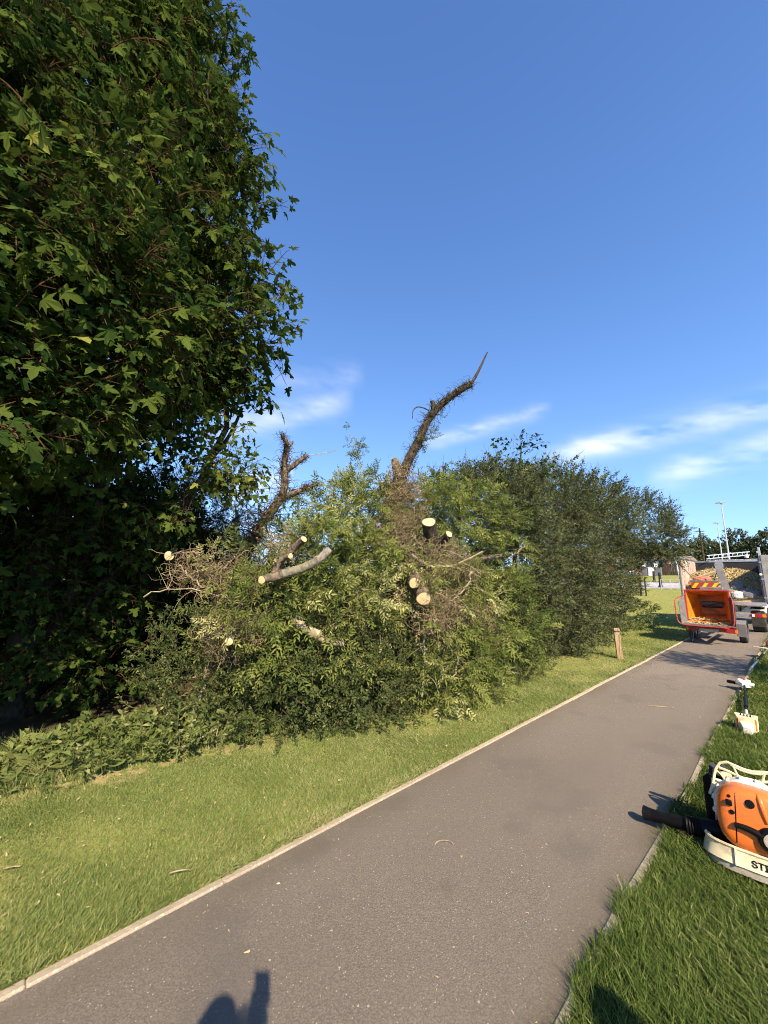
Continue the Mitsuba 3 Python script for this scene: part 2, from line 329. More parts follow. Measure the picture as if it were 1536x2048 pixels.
def small_spray(seed, n, w, l, length, flat=.5, spike=0., curl=0.0):
    """twig with n small leaves"""
    g = np.random.default_rng(seed); ps = []
    e = g.normal(0, .05, 3)
    st = smoothpath([[0, 0, 0], [e[0], length*.5, e[1]], [e[2], length*(1+spike), g.normal(0, .05)]], 5)
    ps.append((*tube(st, [.004, .002], 3, caps=False), 0, -1))
    for i in range(n):
        t = g.uniform(.1, 1/(1+spike)); b = A([np.interp(t, np.linspace(0, 1, 5), st[:, k]) for k in range(3)])
        v, f = fold_leaf(w*g.uniform(.7, 1.3), l*g.uniform(.7, 1.3), .35, g.uniform(-.1, .35), 2)
        d = A([g.normal(0, 1), .55, g.normal(0, flat)]); R = frames(unit(d)[None], A([[g.normal(0, .5), g.normal(0, .4), 1.]]))[0]
        ps.append((place(v, R, b+R[:, 1]*.008), f, g.uniform(-.25, .25), .5))
    return tpl(ps)
def twig_tpl(seed, k=7, bend=.5, sides=3, r=.018):
    g = np.random.default_rng(seed)
    p = np.zeros((k, 3)); d = A([0, 1., 0])
    for i in range(1, k):
        d = unit(d+g.normal(0, bend, 3)*.6); p[i] = p[i-1]+d/(k-1)
    v, f = tube(p, [r, r*.75, r*.4], sides, caps=False)
    return v, f, np.zeros(len(v)), np.full(len(v), .5)
S_SYC = [syc_spray(100+i) for i in range(6)]
S_ASH = [ash_spray(200+i) for i in range(6)]
S_PRIVET = [small_spray(300+i, 22, .019, .040, .30) for i in range(5)]
S_HAW = [small_spray(400+i, 30, .026, .040, .40, .8, .25) for i in range(6)]
S_CON = [small_spray(500+i, 30, .012, .075, .35, .35) for i in range(4)]
S_FAR = [small_spray(600+i, 16, .30, .42, 1.3, .8) for i in range(4)]
S_TWIG = [twig_tpl(700+i, 8, .95, 3, .016) for i in range(14)]
S_THICK = [small_spray(650+i, 26, .05, .08, .5, .8) for i in range(4)]
S_WEED = [small_spray(660+i, 11, .045, .085, .24, .5) for i in range(5)]
S_IVY = [twig_tpl(720+i, 7, 1.1, 3, .034) for i in range(10)]

GROUPS = {}
def species(name, tm, matl, tones=5):
    """shapegroups of the sprays tm in a few tones, to be planted as instances"""
    out = []
    for b in range(tones):
        for k, (v, f, u, w) in enumerate(tm):
            key = f'spray_{name}_{b}_{k}'
            uv = np.stack([np.clip((b+.5)/tones*.92+u, 0, .999), w], -1)
            scene[key] = {'type': 'shapegroup', 'leaves': mikit.ply((v, f), matl, uv=uv)}
        out.append([f'spray_{name}_{b}_{k}' for k in range(len(tm))])
    GROUPS[id(tm)] = out
species('sycamore', S_SYC, 'leaf_sycamore'); species('hawthorn', S_HAW, 'leaf_haw'); species('conifer', S_CON, 'leaf_conifer'); species('thicket', S_THICK, 'leaf_thicket', 3)
def plant(tm, R, pos, sc, rnd, rng):
    g = GROUPS[id(tm)]; t = np.clip((rnd*len(g)).astype(int), 0, len(g)-1); k = rng.integers(0, len(tm), len(pos)); out = []
    for i in range(len(pos)):
        M = np.eye(4); M[:3, :3] = R[i]*sc[i]; M[:3, 3] = pos[i]
        out.append({'type': 'instance', 'to_world': T(M), 'group': {'type': 'ref', 'id': g[t[i]][k[i]]}})
    return out
TOCAM = lambda p: unit(EYE-p)
def shell(rng, ells, n, lo=.62, hi=1.05, zmin=.04, back=.35, amp=.18, freq=1.2, sub=True, holes=0.):
    """n points in the outer layer of a union of ellipsoids (centre, radii) and their outward directions"""
    C = A([e[0] for e in ells], float); Rr = A([e[1] for e in ells], float)
    w = (Rr[:, 0]*Rr[:, 1]+Rr[:, 1]*Rr[:, 2]+Rr[:, 0]*Rr[:, 2]); w = w/w.sum()
    P, D = [], []; have = 0
    while have < n:
        m = 3*n; k = rng.choice(len(ells), m, p=w); d = unit(rng.standard_normal((m, 3)))
        r = lo+(hi-lo)*rng.random(m)**.7
        p = C[k]+Rr[k]*d*r[:, None]; o = unit(d/Rr[k])
        p = p+o*(amp*2*(meshkit.fbm(p*freq, 3, 3)-.5))[:, None]
        ok = p[:, 2] > zmin
        if holes: ok &= meshkit.fbm(p*.95+31.7, 2, 17) > holes
        if sub:
            q = np.linalg.norm((p[:, None]-C[None])/Rr[None], axis=2); ok &= (q.min(1) > lo*.93)
        face = (o*TOCAM(p)).sum(1); ok &= (face > -.25) | (rng.random(m) < back)
        P.append(p[ok]); D.append(o[ok]); have += ok.sum()
    return np.vstack(P)[:n], np.vstack(D)[:n]
def foliage(rng, tm, ells, n, sc=(.8, 1.25), outw=.8, upw=.35, rnd=.5, jit=.35, tilt=.35, lean=None, own=None, **kw):
    p, o = shell(rng, ells, n, **kw)
    d = o*outw+A([0, 0, upw])+rng.normal(0, .55, p.shape)
    if lean is not None: d = d+A(lean)
    nn = A([0, 0, 1.])+o*tilt+rng.normal(0, .3, p.shape)
    u = np.clip(rnd+jit*(2*meshkit.fbm(p*1.3, 2, 8)-1)+rng.normal(0, .17, n), 0, 1)
    return (plant if id(tm) in GROUPS and own is None else stamp)(tm, frames(d, nn), p, rng.uniform(*sc, n), u, rng)
def tangle(rng, ells, n, sc=(.2, .6), down=0., **kw):
    p, o = shell(rng, ells, n, **kw)
    d = unit(rng.standard_normal(p.shape))+o*.35+A([0, 0, -down])
    return stamp(S_TWIG, frames(d, rng.standard_normal(p.shape)), p, rng.uniform(*sc, n), np.clip(rng.normal(.5, .25, n), 0, .84), rng)
def add(parent, name, m, matl, label=None, stuff=True):
    if isinstance(m, list):
        key = num(f'{parent}__{name}'); lab(key, label, kind='stuff')
        for i, d in enumerate(m): scene[f'{key}__{i+1:04d}'] = d
        return key
    return part(parent, name, m[0], matl, uv=m[1], label=label, kind='stuff' if stuff else None)

# ------------------------------------------------------------------ ground, path, road
def sheet(xs, ys, dz, bump=0.):
    X, Y = np.meshgrid(xs, ys, indexing='ij'); Z = ground_z(X, Y)+dz
    if bump:
        far = np.clip((np.minimum(np.abs(X+2.75), np.abs(X+.9))-.1)/.8, 0, 1)*((X < -2.75) | (X > -.9))
        Z = Z+bump*far*(meshkit.fbm(np.stack([X*.8, Y*.8, 0*X], -1), 3, 4)-.35)
    v = np.stack([X, Y, Z], -1).reshape(-1, 3); a, b = len(xs), len(ys)
    i, j = np.meshgrid(np.arange(a-1), np.arange(b-1), indexing='ij'); q = np.stack([i*b+j, (i+1)*b+j, (i+1)*b+j+1, i*b+j+1], -1).reshape(-1, 4)
    return v, np.vstack([q[:, [0, 1, 2]], q[:, [0, 2, 3]]])
def steps(*ab): return np.unique(np.concatenate([np.arange(a, b+1e-6, s) for a, b, s in ab]))
xs = steps((-900, -60, 60), (-60, -12, 4), (-12, 4, .2), (4, 60, 4), (60, 900, 60)); ys = steps((-900, -40, 60), (-40, -4, 4), (-4, 30, .25), (30, 110, 2), (110, 1100, 60))
solo('lawn', sheet(xs, ys, 0, .05), 'lawn_mat', 'grass verge and ground on both sides of the path', smooth=True, kind='structure')
thing('path', 'brown grey tarmac footpath running from the foreground to the truck', None, kind='structure')
scene['path'] = mikit.ply(sheet(np.linspace(-2.69, -.95, 5), steps((-7, 30, .5), (30, 43.5, 1)), .008), 'tarmac', True)
rng = np.random.default_rng(1)
for side, x in (('l', -2.715), ('r', -.93)):
    for k, y in enumerate(np.arange(-3.4, 30, .915)):
        w = .055 if side == 'l' else .05
        v, f = cbox([x+rng.normal(0, .004), y+.4575, -.045+rng.normal(0, .002)+ground_z(0, y+.45)], [w, .9135, .13 if side == 'l' else .128], .008)
        if side == 'r': v[:, 0] += .012*np.sin(v[:, 1]*1.7)
        part('path', 'edging_stone', (v, f), 'concrete')
road = [([-60, 44.0], [30, 44.0], [30, 51.5], [-60, 51.5])]
solo('road', sheet(steps((-70, 40, 5)), steps((44, 53, 1)), .03), 'road_mat', 'grey tarmac road crossing beyond the grass', smooth=True, kind='structure')
solo('side_road', sheet(steps((-27, -20.5, 1.6)), steps((53, 92, 3)), .034), 'road_mat', 'grey side road leading away between the houses', smooth=True, kind='structure')

def blades(rng, n, xr, yr, keep, h, w, lean, seg, rnd, d0, pw, zoff=0.):
    P = []; have = 0
    while have < n:
        m = 400000; x = rng.uniform(*xr, m); y = rng.uniform(*yr, m); d = np.hypot(x, y)
        ok = keep(x, y) & (rng.random(m) < np.minimum(1, (d0/np.maximum(d, .5))**pw)); P.append(np.stack([x[ok], y[ok]], 1)); have += ok.sum()
    p = np.vstack(P)[:n]; x, y = p.T
    h = rng.uniform(*h, n)*(.7+.7*meshkit.noise(np.stack([x*3, y*3, 0*x], -1), 2)); d = np.hypot(x, y); w = rng.uniform(*w, n)*(1+.13*d)
    a = rng.random(n)*2*np.pi; L = np.stack([np.cos(a), np.sin(a), 0*a], 1)*rng.uniform(*lean, n)[:, None]*h[:, None]
    sw = 6.28*meshkit.fbm(np.stack([x*1.1, y*1.1, 0*x], -1), 2, 9); L[:, 0] += .35*h*np.cos(sw); L[:, 1] += .35*h*np.sin(sw)
    s = rng.random(n)*2*np.pi; S = np.stack([np.cos(s), np.sin(s), 0*s], 1)*w[:, None]/2
    b = np.stack([x, y, ground_z(x, y)+.002+zoff], 1); u = rnd(x, y)+rng.normal(0, .27, n); up = A([0, 0, 1.])
    if seg == 1: V = [b-S, b+S, b+L+up*h[:, None]]; Fa = [[0, 1, 2]]
    else:
        m1 = b+L*.3+up*h[:, None]*.55; V = [b-S, b+S, m1-S*.8, m1+S*.8, b+L+up*h[:, None]*.92]; Fa = [[0, 1, 3], [0, 3, 2], [2, 3, 4]]
    v = np.stack(V, 1).reshape(-1, 3); k = len(V); f = (A(Fa)[None]+(np.arange(n)*k)[:, None, None]).reshape(-1, 3)
    uv = np.stack([np.repeat(np.clip(u, 0, .99), k), np.tile([.2]*k, n)], 1)
    return (v, f), uv
nz = lambda x, y, s, k: meshkit.fbm(np.stack([x*s, y*s, 0*x], -1), 3, k)
m = blades(np.random.default_rng(11), 330000, (-6.3, -2.76), (-1.6, 24), lambda x, y: (x > -6.2) & ~((np.abs(x+4.80-.26*(y-.98)+.10*np.sin(y*5)) < .10+.10*nz(x, y, 4, 3)) & (y > .2) & (y < 2.3) & (nz(x, y, 9, 4) > .54)), (.018, .042), (.003, .0055), (.2, 1.1), 1,
           lambda x, y: .12+.75*nz(x, y, 1.6, 3)+.25*(nz(x, y, .6, 6) > .55), 4.2, 1.7)
solo('mown_grass', m[0], 'blade_mown', 'short mown yellow green grass between the brush heap and the path', 'grass', uv=m[1], kind='stuff')
m = blades(np.random.default_rng(12), 120000, (-.96, 1.0), (.3, 24), lambda x, y: ((x > -.90) | (x > -.955+.32*(nz(0*x, y, 1.7, 8)-.46)+.04*np.sin(y*13))) & (x < .25+.02*y), (.028, .085), (.0028, .006), (.3, 1.0), 3,
           lambda x, y: .05+.75*nz(x, y, 1.4, 5), 2.6, 1.6)
solo('long_grass', m[0], 'blade_long', 'longer lush green grass right of the path', 'grass', uv=m[1], kind='stuff')
m = blades(np.random.default_rng(13), 9000, (-2.80, -2.735), (-1, 22), lambda x, y: nz(x, y, 2.2, 7) > .42, (.03, .075), (.003, .006), (.5, 1.4), 3, lambda x, y: .5+.5*nz(x, y, 3, 2), 3., 1.2)
solo('edge_grass', m[0], 'blade_mown', 'ragged grass tufts leaning over the left concrete edging', 'grass', uv=m[1], kind='stuff')

# flecks, chips and twigs lying on the path and the grass
rng = np.random.default_rng(5)
flat = []
for i in range(4):
    v, f = hull(rng.normal(0, 1, (9, 3))*[.012, .005, .003]); flat.append((v, f, np.zeros(len(v)), np.full(len(v), .5)))
n = 700; x = rng.uniform(-2.65, -1., n); y = 1.+18*rng.random(n)**1.4; az = rng.random(n)*6.28
m = stamp(flat, frames(np.stack([np.cos(az), np.sin(az), 0*az], 1), np.tile([0, 0, 1.], (n, 1))), np.stack([x, y, .011+ground_z(x, y)], 1), rng.uniform(.12, .55, n)*(1+.8*(rng.random(n) > .95)), rng.random(n), rng)
solo('path_litter', m[0], 'wood_chip', 'small pale wood chips and leaf flecks scattered over the tarmac', 'wood chips', uv=m[1], kind='stuff')
n = 900; x = rng.uniform(-5.0, -2.9, n); y = -.8+14*rng.random(n)**1.3
m = stamp(flat, frames(rng.standard_normal((n, 3)), rng.standard_normal((n, 3))), np.stack([x, y, .03+ground_z(x, y)], 1), rng.uniform(.3, 1.0, n), rng.random(n), rng)
solo('lawn_litter', m[0], 'wood_chip', 'pale wood chips and clippings scattered over the mown grass', 'wood chips', uv=m[1], kind='stuff')
for label, pts, r in [('straight pale twig lying on the tarmac ahead of the pole tool', [[-1.79, 7.22, .016], [-1.66, 7.31, .017], [-1.5, 7.38, .016]], .008),
                      ('small curved straw on the tarmac in the middle foreground', [[-2.02, 2.42, .014], [-2.0, 2.50, .018], [-1.95, 2.53, .014], [-1.93, 2.52, .013]], .004),
                      ('pale twig on the mown grass beside the left edging', [[-2.96, .93, .045], [-2.93, .99, .05], [-2.90, 1.04, .045]], .004),
                      ('short pale twig lying on the mown grass near the left frame edge', [[-3.72, .16, .045], [-3.70, .2, .05], [-3.68, .24, .045]], .004)]:
    solo('fallen_twig', tube(smoothpath(pts, 7), [r, r*.7], 6), 'bark_pale', label, 'twig', smooth=50)

# ------------------------------------------------------------------ the large sycamore on the left
rng = np.random.default_rng(21)
ST = thing('sycamore_tree', 'tall dark green sycamore with broad lobed leaves filling the left of the view', 'tree')
def limb(pts, r, k=14, n=9, rough=.12, seed=0): return tube(smoothpath(pts, k), r, n, rough, seed)
TR = A([-7.5, .3])
part(ST, 'trunk', limb([[-7.6, .2, -.2], [-7.5, .25, 2.2], [-7.4, .3, 5], [-7.3, .2, 8.5], [-7.2, .2, 12.5]], [.24, .19, .15, .10, .04], 26, 12), 'bark_dark', 50)
for i, (pts, r) in enumerate([([[-7.5, .3, .6], [-7.2, .7, 2.5], [-6.95, .8, 4.6], [-6.7, 1.0, 6.4], [-6.5, 1.2, 9]], [.09, .07, .05, .03]),
        ([[-7.5, .5, .4], [-7.0, 1.4, 2.4], [-6.55, 2.05, 3.6], [-6.5, 2.15, 3.95], [-6.35, 2.3, 4.5], [-6.5, 2.1, 5.2], [-6.6, 1.8, 6.6]], [.085, .065, .05, .045, .03]),
        ([[-6.5, 2.15, 3.9], [-6.28, 2.35, 4.35], [-6.22, 2.42, 4.62]], [.035, .03, .025]),
        ([[-7.4, .3, 4.5], [-6.6, 1.2, 5.6], [-5.9, 2.2, 6.0], [-5.5, 2.5, 6.0]], [.06, .045, .02]),
        ([[-7.4, .3, 5.2], [-6.3, .6, 6.2], [-5.2, .9, 6.6]], [.07, .045, .02]), ([[-7.4, .3, 3.6], [-6.4, -.2, 4.2], [-5.2, -.5, 4.2]], [.06, .04, .02]),
        ([[-7.3, .2, 7.5], [-6.4, 1.3, 8.6], [-5.9, 2.0, 9.0]], [.06, .04, .015]), ([[-7.3, .2, 8], [-6.2, -.3, 9.2], [-5.3, -.5, 9.6]], [.06, .04, .015]),
        ([[-7.5, .2, 2.6], [-6.5, -.9, 3.0], [-5.6, -1.5, 2.9]], [.06, .04, .015]), ([[-7.5, .2, 3], [-8.4, -.9, 4.4], [-9.4, -1.5, 5.6]], [.07, .05, .02])]):
    part(ST, 'limb', limb(pts, r, 16, 8, .1, i), 'bark_dark', 50)
ZR = [(2.0, 2.0), (3.2, 2.2), (4.2, 2.3), (5.2, 2.3), (6.4, 2.35), (8.5, 2.05), (11, 1.5), (12.8, 1.0), (14.5, .5)]
lobes = []
for z in np.arange(3.7, 14.3, .62):
    Rz = np.interp(z, *zip(*ZR)); n = max(3, int(Rz*4.6))
    for k in range(n):
        a = 6.28*(k+rng.random()*.8)/n+z
        if math.cos(a) < -.55 and rng.random() < .6: continue
        q = rng.uniform(.50, .86); rr = rng.uniform(.34, .70)*(1 if z < 9 else .85)
        if math.sin(a) > .2 and z < 5.0: continue
        if math.cos(a) > .1 and z < 4.3: continue
        ext = (.35*max(0, math.cos(a))+.18*math.cos(3*a+z*1.7))+.75*max(0, -math.sin(a-.35))*(z < 9)
        lobes.append(([-7.3+(Rz*q+ext)*math.cos(a), .2+(Rz*q+ext)*math.sin(a), z+rng.normal(0, .2)], [rr*1.15, rr*1.15, rr*.72]))
for c, r in [((-6.45, 1.35, 12.2), (.3, .3, .3)), ((-6.2, 1.75, 10.7), (.34, .32, .3)), ((-6.0, 2.05, 9.4), (.32, .3, .26)), ((-5.9, 2.15, 8.2), (.36, .34, .3)), ((-5.75, 2.3, 7.0), (.36, .34, .26)), ((-5.55, 2.4, 5.95), (.34, .34, .24)), ((-5.8, 2.2, 5.2), (.34, .3, .2)), ((-5.85, 2.15, 5.9), (.4, .36, .32)), ((-6.0, 2.0, 6.8), (.4, .36, .4)), ((-6.1, 2.05, 5.25), (.4, .36, .28)), ((-6.1, 2.1, 4.95), (.45, .4, .3)),
             ((-5.3, -.6, 4.1), (.9, .8, .6)), ((-5.1, -.2, 5.2), (.9, .8, .7)), ((-5.0, -.9, 6.4), (.9, .8, .8)), ((-5.3, .6, 4.6), (.8, .6, .5)),
             ((-5.0, -1.5, 4.6), (1.0, .9, .7)), ((-5.2, -2.2, 3.4), (1.1, 1.0, .8)), ((-5.1, -1.5, 2.6), (.8, .8, .6)),
             ((-6.6, 1.0, 4.5), (.7, .5, .4)), ((-6.3, .3, 4.1), (.8, .6, .4)), ((-6.9, -.3, 3.6), (.9, .8, .5)), ((-5.4, -.8, 3.6), (.8, .6, .4)), ((-4.9, -.45, 3.4), (.7, .6, .36)), ((-5.2, .1, 3.7), (.6, .5, .32)), ((-4.7, -1.3, 2.7), (.8, .8, .6)), ((-4.6, -2.0, 1.9), (.8, .8, .8)), ((-5.3, -2.4, 1.2), (.8, .9, .9)), ((-7.6, .2, 4.2), (1., .9, .5)), ((-7.7, -1.1, 3.9), (.9, .8, .6)), ((-7.6, 1.2, 4.0), (.7, .5, .4))]:
    lobes.append((list(c), list(r)))
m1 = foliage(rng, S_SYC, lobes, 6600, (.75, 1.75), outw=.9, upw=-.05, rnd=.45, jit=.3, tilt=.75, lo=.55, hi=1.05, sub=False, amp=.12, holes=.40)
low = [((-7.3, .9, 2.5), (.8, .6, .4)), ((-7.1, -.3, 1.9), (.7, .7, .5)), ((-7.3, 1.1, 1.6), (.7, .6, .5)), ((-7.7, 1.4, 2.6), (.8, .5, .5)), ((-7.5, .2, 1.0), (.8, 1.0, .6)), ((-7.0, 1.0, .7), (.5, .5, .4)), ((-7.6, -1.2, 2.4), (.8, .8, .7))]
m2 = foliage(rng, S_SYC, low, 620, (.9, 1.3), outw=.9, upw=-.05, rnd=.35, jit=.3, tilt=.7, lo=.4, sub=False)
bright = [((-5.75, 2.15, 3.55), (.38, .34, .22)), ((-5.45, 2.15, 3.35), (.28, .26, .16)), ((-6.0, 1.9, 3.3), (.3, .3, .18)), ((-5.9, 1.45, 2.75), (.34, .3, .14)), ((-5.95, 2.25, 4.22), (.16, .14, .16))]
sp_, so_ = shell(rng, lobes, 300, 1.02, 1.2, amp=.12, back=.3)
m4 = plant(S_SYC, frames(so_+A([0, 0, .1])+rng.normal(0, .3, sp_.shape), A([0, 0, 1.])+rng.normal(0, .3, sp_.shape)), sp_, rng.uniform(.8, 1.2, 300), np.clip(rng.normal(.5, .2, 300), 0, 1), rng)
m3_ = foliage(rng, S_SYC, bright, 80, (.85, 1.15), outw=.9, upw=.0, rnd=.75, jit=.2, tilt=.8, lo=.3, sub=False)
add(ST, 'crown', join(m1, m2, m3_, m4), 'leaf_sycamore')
# the 300 nearest leaves, each on its own
near = [l for l in lobes if math.hypot(l[0][0], l[0][1]) < 6.2 and l[0][2] < 9.5 and l[0][1] > -1.2 and l[0][2] > 3.4]
p, o = shell(rng, near, 300, 1.0, 1.1, amp=.1, back=0.05, sub=False)
leafs = []
for i in range(10):
    g = np.random.default_rng(900+i); v, f = syc_leaf(g); st = tube([[0, -.55, .06], [0, -.2, .02], [0, .1, .0]], [.012, .01, .01], 3, caps=False)
    V = np.vstack([v, st[0]]); leafs.append(mikit.ply((V, np.vstack([f, st[1]+len(v)])), 'leaf_sycamore', uv=np.stack([np.full(len(V), g.uniform(.15, .95)), np.r_[np.full(len(v), .5), np.full(len(st[0]), -1.)]], 1)))
d = o*.9+A([0, 0, -.2])+rng.normal(0, .45, p.shape); F3 = frames(d, A([0, 0, 1.])+o*.9+rng.normal(0, .3, p.shape))
for i in range(300):
    M = np.eye(4); M[:3, :3] = F3[i]*rng.uniform(.15, .22); M[:3, 3] = p[i]
    scene[num(f'{ST}__leaf')] = {**leafs[i % 10], 'to_world': T(M)}

# ------------------------------------------------------------------ shrubs behind and beside it
def shrub(name, label, catg, ells, n, tm, matl, stems, seed, group=None, sc=(.8, 1.3), stem_mat='bark_dark', **kw):
    g = np.random.default_rng(seed); t = thing(name, label, catg, group)
    for k, s in enumerate(stems): part(t, 'stem', limb(s[:-1], s[-1], 9, 6, .1, k), stem_mat, 50)
    add(t, 'foliage', foliage(g, tm, ells, n, sc, **kw), matl)
    return t
shrub('evergreen_shrub', 'olive brown feathery evergreen standing behind the right edge of the sycamore', 'shrub', [((-8.5, 2.4, 2.0), (.9, .9, 2.0)), ((-8.4, 2.9, 2.4), (.6, .6, 1.7)), ((-8.7, 1.8, 2.3), (.8, .8, 1.6)), ((-8.3, 3.2, 1.5), (.6, .6, 1.4))], 1800, S_CON, 'leaf_conifer',
      [[[-8.5, 2.4, -.1], [-8.5, 2.5, 1.8], [-8.4, 2.6, 3.6], [.08, .03]]], 31, outw=.6, upw=.7, lo=.6, sub=False)
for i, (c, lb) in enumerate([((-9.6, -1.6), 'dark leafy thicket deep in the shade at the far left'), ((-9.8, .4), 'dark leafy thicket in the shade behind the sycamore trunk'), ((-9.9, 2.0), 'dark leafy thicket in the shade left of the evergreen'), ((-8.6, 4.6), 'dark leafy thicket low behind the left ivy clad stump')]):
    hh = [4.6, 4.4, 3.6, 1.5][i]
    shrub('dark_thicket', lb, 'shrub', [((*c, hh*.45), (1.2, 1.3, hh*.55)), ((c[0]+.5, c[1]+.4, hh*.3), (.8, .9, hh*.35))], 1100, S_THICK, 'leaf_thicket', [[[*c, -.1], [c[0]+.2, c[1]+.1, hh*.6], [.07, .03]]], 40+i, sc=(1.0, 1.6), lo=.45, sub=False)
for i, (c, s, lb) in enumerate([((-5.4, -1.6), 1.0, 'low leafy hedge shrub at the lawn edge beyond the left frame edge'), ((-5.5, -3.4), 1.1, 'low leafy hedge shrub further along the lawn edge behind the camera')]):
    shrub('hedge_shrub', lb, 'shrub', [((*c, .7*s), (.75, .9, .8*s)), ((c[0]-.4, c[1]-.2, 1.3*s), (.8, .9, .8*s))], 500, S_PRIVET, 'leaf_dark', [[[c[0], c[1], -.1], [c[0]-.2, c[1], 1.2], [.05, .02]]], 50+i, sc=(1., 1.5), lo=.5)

# ------------------------------------------------------------------ ivy clad leaning stumps with cut tops
def cut(parent, c, d, r, label=None, seed=0, ell=1.0):
    m = disc(A(c)+unit(A(d, float))*.004, d, r, 26, .004, seed, ell); part(parent, 'cut_face', m[0], 'cut_wood', 30 if False else False, uv=m[1], label=label)
def log(parent, name, pts, r, matl='bark_brown', k=12, n=12, rough=.14, seed=0, cuts=(1,), ext=None):
    q = smoothpath(pts, k); part(parent, name, tube(q, r, n, rough, seed), matl, 60)
    for e in cuts:
        d = q[-1]-q[-2] if e == 1 else q[0]-q[1]
        cut(parent, q[-1] if e == 1 else q[0], d, (r[-1] if e == 1 else r[0])*.985, seed=seed)
def along(rng, pts, n, r, lo, hi, sc, tm=S_TWIG, spread=.9, uvlo=0):
    """short stems hugging and leaving a limb"""
    q = smoothpath(pts, 60); i = rng.integers(0, 59, n); t = rng.random(n)[:, None]; c = q[i]*(1-t)+q[i+1]*t; ax = unit(q[i+1]-q[i])
    d = unit(np.cross(ax, rng.standard_normal((n, 3)))); rr = np.interp(i/59, np.linspace(0, 1, len(r)), r)
    f = unit(d*rng.uniform(lo, hi, n)[:, None]+ax*rng.normal(.25, .8, n)[:, None])
    return stamp(tm, frames(f, d+rng.normal(0, .3, d.shape)), c+d*(rr*spread)[:, None], rng.uniform(*sc, n), np.clip(rng.normal(.35+uvlo, .25, n), 0, .84), rng)
rng = np.random.default_rng(61)
t = thing('ivy_clad_stump', 'leaning ivy clad trunk reaching up right with a sawn end and thin dead snag', 'tree stump')
sp = [[-5.0, 4.75, -.1], [-5.0, 4.85, 2.2], [-4.9, 5.0, 3.7], [-4.70, 5.27, 4.45], [-4.40, 5.57, 5.2], [-4.12, 5.72, 5.42], [-3.84, 5.87, 5.57]]
log(t, 'trunk', sp, [.17, .15, .125, .105, .09, .07, .06], 'bark_dark', 34, 14, .34, 1)
part(t, 'snag', limb([[-3.93, 5.84, 5.5], [-3.82, 5.98, 5.74], [-3.75, 6.03, 5.90], [-3.70, 6.06, 6.02], [-3.61, 6.12, 6.24]], [.03, .028, .027, .02, .012], 12, 7, .3, 2), 'bark_dark', 50)
part(t, 'stub', limb([[-4.45, 5.5, 5.1], [-4.46, 5.46, 5.3]], [.055, .045], 6, 8, .25, 3), 'bark_dark', 50)
part(t, 'stub', limb([[-4.86, 4.95, 3.6], [-4.98, 4.95, 4.12]], [.10, .075], 8, 9, .25, 4), 'bark_brown', 50)
part(t, 'side_shoot', limb([[-4.5, 5.4, 5.1], [-4.72, 5.25, 5.18], [-4.75, 5.2, 4.95]], [.014, .008], 8, 5), 'bark_dark', 50)
s1 = join(along(rng, sp[2:], 760, [.125, .10, .085, .05], .05, .3, (.07, .17), S_IVY, uvlo=-.1), along(rng, sp[2:], 220, [.125, .10, .085, .05], .2, .9, (.10, .30))); s2 = along(rng, sp[1:3], 700, [.17, .15], .4, 1.2, (.2, .6), uvlo=.15)
s3 = tangle(rng, [((-4.75, 4.85, 3.55), (.30, .34, .40)), ((-4.55, 4.8, 3.1), (.38, .42, .42)), ((-4.45, 4.75, 2.75), (.3, .4, .3))], 900, (.12, .36), down=.35, lo=.5, back=.6, sub=False)
add(t, 'ivy_stem', s1, 'leaf_ivy'); add(t, 'dead_ivy', join(s2, s3), 'leaf_dry')
add(t, 'ivy_leaf', join(along(rng, sp[3:5], 26, [.12, .11], .3, 1., (.4, .7), S_PRIVET), foliage(rng, S_ASH, [((-4.45, 5.4, 4.45), (.12, .12, .16))], 7, (.5, .7), lo=.2, sub=False)), 'leaf_haw')
t = thing('ivy_clad_stump', 'upright ivy clad stump with broken side branches left of the felled heap', 'tree stump')
sp = [[-6.9, 2.5, -.1], [-6.75, 2.7, 1.8], [-6.58, 2.93, 2.46], [-6.45, 3.2, 3.05], [-6.33, 3.4, 3.5], [-6.35, 3.39, 3.98], [-6.34, 3.41, 4.28], [-6.38, 3.33, 4.58]]
part(t, 'trunk', tube(smoothpath(sp, 34), [.16, .15, .14, .12, .10, .075, .06, .035], 12, .3, 7), 'bark_brown', 60)
for k, (q, r) in enumerate([([[-6.34, 3.4, 3.85], [-6.22, 3.6, 4.05], [-6.15, 3.74, 4.2]], [.05, .045, .035]), ([[-6.4, 3.3, 3.3], [-6.2, 3.65, 3.5], [-6.03, 3.93, 3.65]], [.06, .05, .03]), ([[-6.34, 3.41, 4.25], [-6.27, 3.5, 4.45]], [.035, .02])]):
    part(t, 'branch', limb(q, r, 14, 9, .45, k), 'bark_brown', 50)
part(t, 'branch', limb([[-6.15, 3.74, 4.2], [-5.95, 4.0, 4.26], [-5.8, 4.2, 4.33]], [.010, .005], 8, 4), 'bark_pale', 50)
s1 = join(along(rng, sp[1:], 760, [.15, .12, .08, .05, .02], .1, .5, (.08, .19), S_IVY, uvlo=-.05), along(rng, sp[2:], 420, [.14, .11, .08, .05, .02], .3, 1.1, (.10, .34))); s2 = along(rng, sp[1:4], 260, [.15, .14, .12], .5, 1.3, (.3, .75), uvlo=-.1)
add(t, 'ivy_stem', join(s1, s2, along(rng, [[-6.4, 3.3, 3.3], [-6.03, 3.93, 3.65]], 260, [.05, .03], .2, 1, (.08, .25), S_IVY), along(rng, [[-6.34, 3.4, 3.85], [-6.15, 3.74, 4.2]], 150, [.045, .03], .2, 1, (.07, .2), S_IVY)), 'leaf_ivy')

